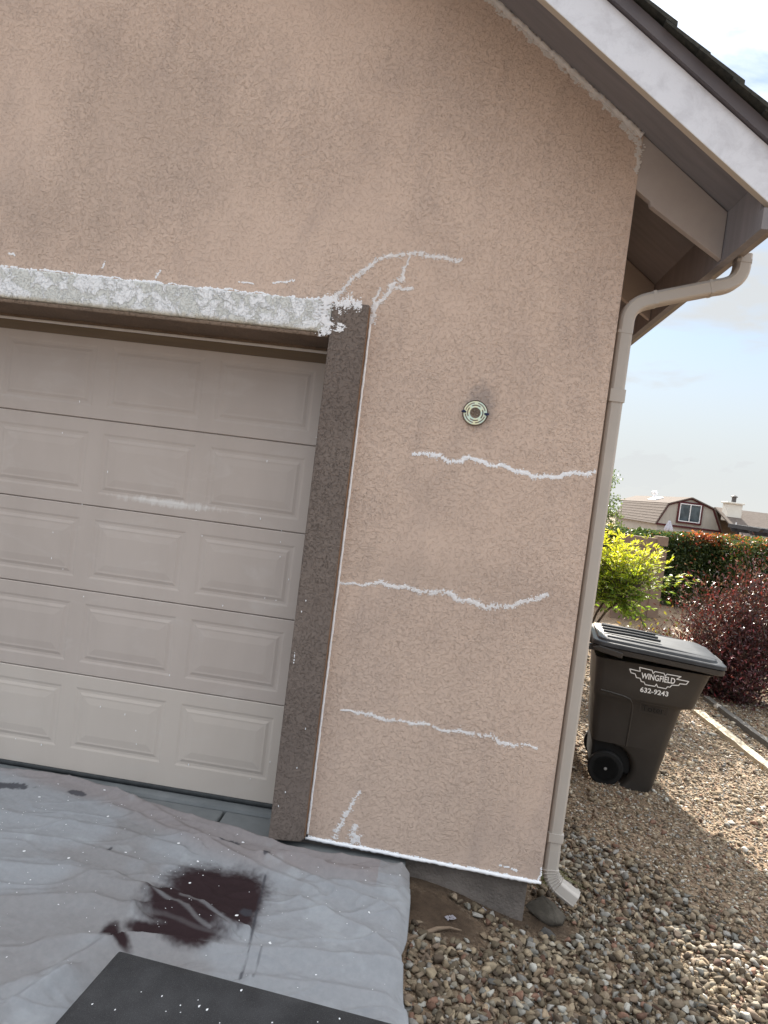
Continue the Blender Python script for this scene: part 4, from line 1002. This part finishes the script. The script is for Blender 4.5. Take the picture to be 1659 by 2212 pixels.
def hedge(label, x0, x1, y0, y1, zt, n, pal, p, tip=None, seed=0, group=None, leaf=.082):
    o = thing('hedge', label, 'hedge', ((x0+x1)/2, (y0+y1)/2, float(terr((x0+x1)/2, (y0+y1)/2))), 0, group)
    X = RNG.uniform(x0, x1, n*2); Yv = RNG.uniform(y0, y1, n*2)
    zg = terr(X, Yv); top = zt(X)+.22*(fbm(X*1.6, Yv*1.6, seed)-.5)+.14*(fbm(X*5, Yv*5, seed+3)-.5)
    H = RNG.random(n*2)**.85; Z = zg+.05+(top-zg)*H
    ins = np.minimum.reduce([Yv-y0, y1-Yv, top-Z, X-x0+.3, x1-X+.3])+.35*(fbm(X*2.2+Z*1.3, Z*2.4, seed+9)-.5)
    keep = (ins > -.05) & (RNG.random(n*2) < np.exp(-np.clip(ins, 0, 9)/.28)); X, Yv, Z, top = X[keep], Yv[keep], Z[keep], top[keep]
    k = len(X); Cc = np.stack([X, Yv, Z], 1)
    D = unit(RNG.normal(size=(k, 3))*np.array((1, 1, .8))+np.array((0, -.3, .5))); Nn = unit(RNG.normal(size=(k, 3))+np.array((0, -.6, .8)))
    c = pick(pal, p, k)
    if tip is not None:
        f = tip(X, Yv, Z, top); tc_ = pick([(.36, .07, .03), (.45, .13, .05), (.30, .16, .045), (.42, .10, .06)], [.4, .25, .25, .1], k); c = np.where((RNG.random(k) < f)[:, None], tc_, c)
    ob = link('foliage', leaf_mesh('foliage', Cc, D, Nn, RNG.uniform(.7, 1.3, k)*leaf, RNG.uniform(.7, 1.2, k)*leaf*.5, c), M['leaf'], o)
    ob.matrix_parent_inverse = Matrix.Translation(o.location).inverted()
    m = MB()
    for q in range(max(4, int((x1-x0)*2))):
        xx, yy = random.uniform(x0+.2, x1-.2), (y0+y1)/2+random.uniform(-.2, .2); g0 = float(terr(xx, yy))
        for _ in range(3): limb(m, (xx, yy, g0-.05), (xx+random.uniform(-.4, .4), yy+random.uniform(-.4, .4), g0+1.3), .025, .008)
    s = m.build('stem', M['bark'], o, smooth=60); s['kind'] = 'stuff'; s.matrix_parent_inverse = Matrix.Translation(o.location).inverted()
    return o
GREEN = [(.055, .085, .028), (.035, .062, .022), (.085, .115, .035), (.12, .13, .04), (.028, .05, .022)]
hedge('long dark green hedge with clipped top behind the block wall', 2.3, 7.6, 12.9, 14.3, lambda x: 1.50+.055*(x-4), 75000, GREEN, [.3, .3, .2, .08, .12],
      lambda X, Yv, Z, T: (1-sstep(.05, .30, T-Z))*sstep(5.2, 5.9, X)*(1-sstep(6.5, 7.2, X))*.75+.015, 3)
hedge('red tipped hedge standing right of the dark gap, above the purple shrubs', 6.15, 10.5, 11.6, 13.2, lambda x: 1.60+.04*(x-6), 62000, GREEN, [.25, .2, .27, .18, .1],
      lambda X, Yv, Z, T: (1-sstep(.0, .28, T-Z))*.22+.02, 14)

def shrub(name, label, c, rx_, rz_, n, pal, p, mat_, leaf, cat='shrub', group=None, twig=60, gloss_up=.9):
    g0 = float(terr(c[0], c[1])); o = thing(name, label, cat, (c[0], c[1], g0), 0, group); inv = Matrix.Translation(o.location).inverted()
    m = MB(); tips = []
    for q in range(twig):
        a = random.uniform(0, 6.283); el = random.uniform(.15, 1.0); r = random.uniform(.55, 1.0)+.22*math.sin(a*3+c[0])*random.random()
        e = (c[0]+rx_*r*math.cos(a)*math.cos(el*1.45), c[1]+rx_*r*math.sin(a)*math.cos(el*1.45), g0+.10+rz_*r*math.sin(el*1.45))
        s0 = (c[0]+random.uniform(-.12, .12), c[1]+random.uniform(-.12, .12), g0-.03)
        pts = limb(m, s0, e, .012, .003, 7, .05); tips.append((pts, a))
    b = m.build('stem', M['bark'], o, smooth=60); b['kind'] = 'stuff'; b.matrix_parent_inverse = inv
    C_, D_ = [], []
    per = n//twig
    for pts, a in tips:
        for _ in range(per):
            t = min(.999, random.random()**.55)*7; i = int(t); q = pts[i].lerp(pts[i+1], t-i)
            w = .10+.05*random.random()
            C_.append((q.x+random.gauss(0, w), q.y+random.gauss(0, w), max(q.z+random.gauss(0, w), g0+.03)))
            d = (pts[i+1]-pts[i]).normalized(); D_.append((d.x, d.y, d.z))
    C_ = np.array(C_); D_ = unit(np.array(D_)*.8+RNG.normal(0, .6, C_.shape)); k = len(C_)
    Nn = unit(RNG.normal(size=(k, 3))+np.array((0, .15, gloss_up)))
    ob = link('foliage', leaf_mesh('foliage', C_, D_, Nn, RNG.uniform(.7, 1.35, k)*leaf, RNG.uniform(.7, 1.2, k)*leaf*.42, pick(pal, p, k)), mat_, o)
    ob.matrix_parent_inverse = inv
    return o
PUR = [(.080, .024, .030), (.055, .020, .026), (.135, .028, .033), (.042, .022, .025), (.22, .035, .048), (.18, .10, .105)]
shrub('purple_leaf_shrub', 'dark purple leaf shrub nearest the boards, spilling toward the trash cart', (3.78, 5.65), 1.12, 1.66, 20000, PUR, [.33, .26, .14, .12, .05, .10], M['leaf_purple'], .050, group='purple leaf shrubs', twig=140)
shrub('purple_leaf_shrub', 'second purple leaf shrub, cut by the picture edge below the red tips', (4.85, 6.1), 1.10, 2.0, 18000, PUR, [.33, .26, .14, .12, .05, .10], M['leaf_purple'], .050, group='purple leaf shrubs', twig=130)
shrub('low_shrub', 'low yellow green sprigs growing between the cart and the block wall', (3.0, 6.6), .55, .72, 420, [(.22, .19, .05), (.12, .13, .04), (.25, .14, .05)], [.4, .4, .2], M['leaf'], .07, twig=22)

n_ = 700
lx, ly = RNG.normal(3.3, .8, n_), RNG.normal(4.2, 1.3, n_); k_ = (lx > 1.0) & (ly > .3); lx, ly = lx[k_], ly[k_]; n_ = len(lx)
litter = link('leaf_litter', leaf_mesh('leaf_litter', np.stack([lx, ly, terr(lx, ly)+.014], 1), unit(np.stack([RNG.normal(size=n_), RNG.normal(size=n_), RNG.normal(0, .25, n_)], 1)), unit(np.stack([RNG.normal(0, .3, n_), RNG.normal(0, .3, n_), np.ones(n_)], 1)), RNG.uniform(.02, .05, n_), RNG.uniform(.01, .02, n_), pick([(.16, .09, .05), (.22, .15, .08), (.10, .04, .035)], [.4, .35, .25], n_)), M['leaf'])
tag(litter, 'scattered dry leaves on the gravel in front of the purple shrubs', 'leaf litter', kind='stuff')
# nandina: bare leaning stems carrying flat sprays of narrow leaves
nd = thing('yellow_green_shrub', 'bright yellow green feathery shrub behind the downspout and cart', 'shrub', (1.85, 6.0, float(terr(1.85, 6.0)))); ninv = Matrix.Translation(nd.location).inverted()
m = MB(); g0 = float(terr(1.85, 6)); C_, D_, N_, K_ = [], [], [], []
main = [((1.85, 6.0, g0), (2.16, 6.0, .58), (2.36, 6.05, .95)), ((1.80, 6.0, g0), (1.85, 6.1, .6), (1.80, 6.1, 1.2)), ((1.9, 6.05, g0), (2.05, 6.2, .7), (2.1, 6.2, 1.3)), ((1.83, 5.95, g0), (2.25, 5.9, .62), (2.62, 5.85, 1.02))]
ends = []
for a, b_, c_ in main:
    limb(m, a, b_, .020, .016, 4, .02); limb(m, b_, c_, .016, .009, 4, .03); ends.append(Vector(c_)); ends.append((Vector(b_)+Vector(c_))/2)
def spray_at(s0, e):
    pts = limb(m, s0, e, .005, .0015, 6, .03); ax = (Vector(e)-Vector(s0)).normalized()
    sd = ax.cross(Vector((0, 0, 1))); sd = sd.normalized() if sd.length > .01 else Vector((1, 0, 0))
    for i in range(1, 7):
        q = pts[i]
        for s in (-1, 1):
            for w in range(3):
                d = (ax*random.uniform(.5, 1.0)+sd*s*random.uniform(.3, 1.0)+Vector((0, 0, random.uniform(-.45, .25)))).normalized()
                r = random.uniform(.02, .09); C_.append(tuple(q+d*r)); D_.append(tuple(d)); N_.append((random.gauss(0, .35), random.gauss(0, .35)-.1, 1)); K_.append(q.z)
        C_.append(tuple(q+ax*.05)); D_.append(tuple(ax)); N_.append((random.gauss(0, .3), 0, 1)); K_.append(q.z)
for q in range(300):
    s0 = random.choice(ends); a = random.uniform(0, 6.283); r = random.uniform(.25, .62)
    e = (s0.x*.35+2.12*.65+r*1.1*math.cos(a), s0.y*.35+6.05*.65+r*math.sin(a), random.uniform(.66, 1.74)-.30*abs(math.cos(a))*r)
    spray_at(s0, e)
for e in ((3.30, 5.95, 1.17), (3.18, 5.9, 1.22), (3.22, 6.0, 1.12), (2.9, 5.9, 1.35), (2.75, 6.0, 1.52), (3.0, 5.9, .98), (2.7, 5.9, .88), (3.08, 5.9, 1.20), (2.95, 6.0, 1.27), (3.05, 5.95, 1.07), (2.95, 5.8, .86), (2.8, 6, 1.42), (2.85, 5.9, 1.02), (2.1, 6, 1.66), (2.3, 6, 1.64), (2.45, 5.95, 1.60), (1.95, 6, 1.6)): spray_at(Vector((2.4, 5.95, 1.0)), e)
b = m.build('stem', M['bark'], nd, smooth=60); b.matrix_parent_inverse = ninv
C_, D_, N_ = np.array(C_), unit(np.array(D_)), unit(np.array(N_)); k = len(C_)
hi = sstep(.9, 1.5, np.array(K_)+RNG.normal(0, .12, k))
cA = pick([(.17, .25, .035), (.11, .19, .03), (.22, .27, .045)], [.4, .35, .25], k); cB = pick([(.50, .47, .045), (.42, .44, .04), (.52, .42, .07), (.55, .43, .22)], [.45, .35, .14, .06], k)
ob = link('foliage', leaf_mesh('foliage', C_, D_, N_, RNG.uniform(.045, .085, k), RNG.uniform(.016, .026, k), cA*(1-hi[:, None])+cB*hi[:, None]), M['leaf_bright'], nd); ob.matrix_parent_inverse = ninv

# airy tree far behind, its edge showing past the downspout
def tree(label, x, y, h, r, n, pal, leaf=.12):
    g0 = float(terr(x, y)); o = thing('tree', label, 'tree', (x, y, g0)); inv = Matrix.Translation(o.location).inverted()
    m = MB(); limb(m, (x, y, g0-.1), (x+.1, y, g0+h*.45), .12, .07, 6, .02); C_ = []
    for q in range(42):
        a = random.uniform(0, 6.283); z = g0+h*random.uniform(.38, 1.0); rr = r*random.uniform(.5, 1.05)*math.sqrt(max(.1, 1-((z-g0)/h-.6)**2*3))
        e = Vector((x+rr*math.cos(a), y+rr*math.sin(a), z)); pts = limb(m, (x+.1, y, g0+h*random.uniform(.3, .6)), e, .03, .006, 6, .05)
        for _ in range(n//42):
            t = min(.999, random.random()**.4)*6; i = int(t); p = pts[i].lerp(pts[i+1], t-i); C_.append((p.x+random.gauss(0, .16), p.y+random.gauss(0, .16), p.z+random.gauss(0, .13)))
    b = m.build('trunk', M['bark'], o, smooth=60); b.matrix_parent_inverse = inv
    C_ = np.array(C_); k = len(C_)
    ob = link('crown', leaf_mesh('crown', C_, unit(RNG.normal(size=(k, 3))), unit(RNG.normal(size=(k, 3))+np.array((0, 0, .6))), RNG.uniform(.7, 1.3, k)*leaf, RNG.uniform(.7, 1.2, k)*leaf*.5, pick(pal, [1]*len(pal), k)), M['leaf'], o)
    ob.matrix_parent_inverse = inv
tree('light green airy tree past the hedge, left of the barn roofed house', 5.75, 26.5, 4.3, 1.5, 5200, [(.10, .14, .045), (.14, .18, .06), (.07, .11, .035)])

# ------------------------------------------------------------------ block walls
def block_wall(label, x0, x1, yf, zt, pil=True, stepx=None):
    o = thing('block_wall', label, 'wall', (x0, yf, float(terr(x0, yf)))); inv = Matrix.Translation(o.location).inverted()
    g0 = min(float(terr(x0, yf)), float(terr(x1, yf)))-.15; bh, bl = .20, .40
    core = MB(); core.box(x0+.012, x1-.012, yf+.012, yf+.188, g0, zt-.01); c = core.build('mortar_core', M['mortar'], o); c.matrix_parent_inverse = inv
    meshes = {}
    def put(xa, xb, za, zb, y0=yf, y1=yf+.20):
        k = (round(xb-xa, 3), round(zb-za, 3), round(y1-y0, 3))
        if k not in meshes:
            b = MB(); b.box(0, xb-xa-.008, 0, y1-y0, 0, zb-za-.008); meshes[k] = b.mesh('block'); meshes[k].materials.append(M['block'])
        q = bpy.data.objects.new('block', meshes[k]); COL.objects.link(q); q.parent = o; q.matrix_parent_inverse = inv
        q.location = (xa+.004, y0+random.uniform(-.002, .002), za+.004)
    row = 0; z = zt-bh
    while z > g0-bh:
        x = x0-(bl/2 if row % 2 else 0)
        while x < x1-.01:
            xa, xb = max(x, x0), min(x+bl, x1)
            if xb-xa > .03 and not (row == 0 and stepx and xa > stepx): put(xa, xb, z, z+bh)
            x += bl
        if pil: put(x1-.02, x1+.20, z+(.06 if row == 0 else 0)-.0, z+bh+(.05 if row == 0 else 0), yf-.03, yf+.24)
        z -= bh; row += 1
    return o
block_wall('tan block wall end with a pilaster beside the hedge', 3.57, 4.27, 11.0, 1.50)
block_wall('low tan block stub beyond the gap left of the taller block wall', 2.9, 3.78, 12.25, .42, pil=False)

# ------------------------------------------------------------------ neighbour's barn roofed house
nh = thing('barn_roofed_house', 'cream house with a dark red trimmed barn shaped gable and white chimney', 'house', (15, 42, -1.2)); nv = Matrix.Translation((-15, -42, 1.2))
def nb(m, name, mt, parent=None, **k):
    o = m.build(name, mt, parent or nh, **k); o.matrix_parent_inverse = nv if parent is None else parent_inv[parent.name]; return o
parent_inv = {}
GP = [(13.05, 1.50), (13.65, 2.78), (14.99, 3.30), (16.39, 2.80), (17.0, 1.50)]
m = MB(); m.prism_y(GP, 42, 42.2); nb(m, 'gable_wall', M['siding'])
m = MB()
for i in range(19):
    xx = 13.2+i*.2; lim = min(np.interp(xx, [p[0] for p in GP], [p[1] for p in GP]), 9)
    m.box(xx, xx+.02, 41.992, 42.001, 1.5, float(lim)-.05)
o = nb(m, 'siding_batten', M['siding']); o['kind'] = 'stuff'
m = MB(); m.box(13.15, 16.9, 42.05, 53, -1.2, 1.5); nb(m, 'lower_wall', M['siding'])
def bar(p, q, w, m_, name, y0=41.93, y1=42.05):
    d = Vector((q[0]-p[0], q[1]-p[1])); n = Vector((-d.y, d.x)).normalized()*w; mb = MB()
    mb.prism_y([p, q, (q[0]-n.x, q[1]-n.y), (p[0]-n.x, p[1]-n.y)], y0, y1); return nb(mb, name, m_)
for a, b_ in zip(GP, GP[1:]): bar(a, b_, .075, M['red_trim'], 'gable_trim')
m = MB(); m.box(13.0, 17.05, 41.94, 42.0, 1.42, 1.53); nb(m, 'gable_trim', M['red_trim'])
def slope(a, b_, y0, y1, name, t=.07, ov=.06):
    mb = MB(); d = Vector((b_[0]-a[0], b_[1]-a[1])).normalized(); a2 = (a[0]-d.x*ov, a[1]-d.y*ov); n = Vector((-d.y, d.x))*t
    if n.y < 0: n = -n
    mb.prism_y([a2, b_, (b_[0]+n.x, b_[1]+n.y), (a2[0]+n.x, a2[1]+n.y)], y0, y1); return nb(mb, name, M['tan_roof'])
slope(GP[0], GP[1], 41.85, 53, 'roof_slope'); slope(GP[1], GP[2], 41.85, 55, 'roof_slope', ov=0); slope(GP[3], GP[2], 41.85, 55, 'roof_slope', ov=0); slope(GP[4], GP[3], 41.85, 53, 'roof_slope')
m = MB()
for k in range(7):                                           # shingle courses stand proud on the steep side
    f = (k+.5)/7; xx, zz = 13.05+.6*f, 1.5+1.28*f
    m.prism_y([(xx-.085, zz+.01), (xx-.06, zz+.06), (xx+.0, zz+.10), (xx+.02, zz+.02)], 41.9, 53)
o = nb(m, 'shingle_rows', M['tan_roof']); o['kind'] = 'stuff'
wf = MB(); wf.box(14.24, 15.74, 41.90, 41.99, 1.70, 1.80); wf.box(14.24, 15.74, 41.90, 41.99, 2.94, 3.04); wf.box(14.24, 14.34, 41.90, 41.99, 1.80, 2.94); wf.box(15.64, 15.74, 41.90, 41.99, 1.80, 2.94)
nb(wf, 'window_trim', M['red_trim'])
wf = MB(); wf.box(14.345, 15.635, 41.89, 41.985, 1.81, 1.86); wf.box(14.345, 15.635, 41.89, 41.985, 2.88, 2.93); wf.box(14.345, 14.395, 41.89, 41.985, 1.86, 2.88); wf.box(15.585, 15.635, 41.89, 41.985, 1.86, 2.88); wf.box(14.965, 15.015, 41.885, 41.985, 1.86, 2.88)
wn_ = nb(wf, 'window', M['white_frame']); 
for xa, xb in ((14.395, 14.965), (15.015, 15.585)):
    g_ = MB(); g_.box(xa, xb, 41.94, 41.96, 1.86, 2.88); q = g_.build('pane', M['glass'], wn_); q.matrix_parent_inverse = wn_.matrix_world.inverted()
# main roof to the right, ridge along x, falling toward us
m = MB(); m.prism_x([(42.3, 2.96), (36.5, .95), (36.5, .87), (42.3, 2.87)], 16.55, 26); nb(m, 'roof_slope', M['tan_roof'])
m = MB(); m.prism_x([(42.3, 2.96), (48, .95), (48, .87), (42.3, 2.87)], 16.55, 26); nb(m, 'roof_slope', M['tan_roof'])
m = MB(); m.box(16.9, 25.6, 37, 37.2, -1.3, 1.05); m.box(25.4, 25.6, 37.2, 47, -1.3, 1.05); nb(m, 'lower_wall', M['siding'])
m = MB(); m.box(16.75, 17.6, 40.8, 41.6, 2.2, 3.24); ch = nb(m, 'chimney', M['white_brick'])
m = MB(); m.box(16.66, 17.69, 40.71, 41.69, 3.243, 3.34); q = m.build('chimney_cap', M['white_brick'], ch, bevel=.02); q.matrix_parent_inverse = ch.matrix_world.inverted()
m = MB(); m.lathe([(.13, 3.33), (.13, 3.64), (.2, 3.66), (.2, 3.70), (.05, 3.78), (.0, 3.79)], 16, 'z', (17.2, 41.2, 0)); q = m.build('flue_pipe', M['flue'], ch, smooth=40); q.matrix_parent_inverse = ch.matrix_world.inverted()
m = MB(); m.lathe([(.14, 1.75), (.06, 1.85), (.035, 1.9), (.035, 2.16), (.0, 2.16)], 12, 'z', (16.9, 39.6, 0)); nb(m, 'vent_pipe', M['white_frame'], smooth=40)
m = MB(); m.prism_y([(14.0, 2.98), (14.55, 3.2), (14.52, 3.27), (13.98, 3.06)], 46.2, 48.0); nb(m, 'skylight', M['white_frame'])
m = MB()
for yy in (47.0, 47.5): m.lathe([(.1, 3.15), (.05, 3.4), (.14, 3.42), (.16, 3.55), (.08, 3.66), (.0, 3.68)], 12, 'z', (14.2, yy, 0))
nb(m, 'roof_vent', M['white_frame'], smooth=40)

# dark pergola in front of it
pg = thing('pergola', 'nearly black pergola top in front of the tan roof', 'pergola', (14, 31, -.9)); pv = Matrix.Translation((-14, -31, .9))
for yy, zz in ((30.0, 1.62), (32.2, 1.66)):
    m = MB(); m.prism_y([(13.76, zz+.18), (13.88, zz), (19, zz), (19, zz+.18)], yy, yy+.12); o = m.build('beam', M['pergola'], pg); o.matrix_parent_inverse = pv
me = None
for k in range(13):
    if me is None:
        m = MB(); m.prism_x([(29.3, 1.97), (29.3, 1.90), (29.5, 1.80), (33.0, 1.84), (33.0, 2.03)], 0, .16); me = m.mesh('rafter'); me.materials.append(M['pergola'])
    q = bpy.data.objects.new('rafter', me); COL.objects.link(q); q.parent = pg; q.matrix_parent_inverse = pv; q.location = (13.95+k*.46, 0, 0)
for xx in (14.1, 16.5, 18.8):
    for yy in (30.0, 32.2):
        m = MB(); m.box(xx, xx+.12, yy, yy+.12, -1.2, 1.62 if yy == 30 else 1.66); o = m.build('post', M['pergola'], pg); o.matrix_parent_inverse = pv
# folded patio umbrella
um = thing('patio_umbrella', 'folded grey patio umbrella sticking up above the hedge', 'umbrella', (10.22, 30, float(terr(10.22, 30)))); uz = um.location.z
m = MB(); rings = []
for r_, z_ in ((.01, 1.82), (.05, 1.78), (.075, 1.70), (.11, 1.60), (.15, 1.50), (.17, 1.40), (.16, 1.36)):
    rings.append([(r_*(1+.22*math.sin(8*a))*math.cos(a), r_*(1+.22*math.sin(8*a))*math.sin(a), z_-uz) for a in [2*math.pi*i/32 for i in range(32)]])
m.loft(rings); m.build('canopy', M['umbrella'], um, smooth=60)
m = MB(); m.tube([(0, 0, 0), (0, 0, 1.84-uz)], .02, 8); m.build('pole', M['flue'], um)
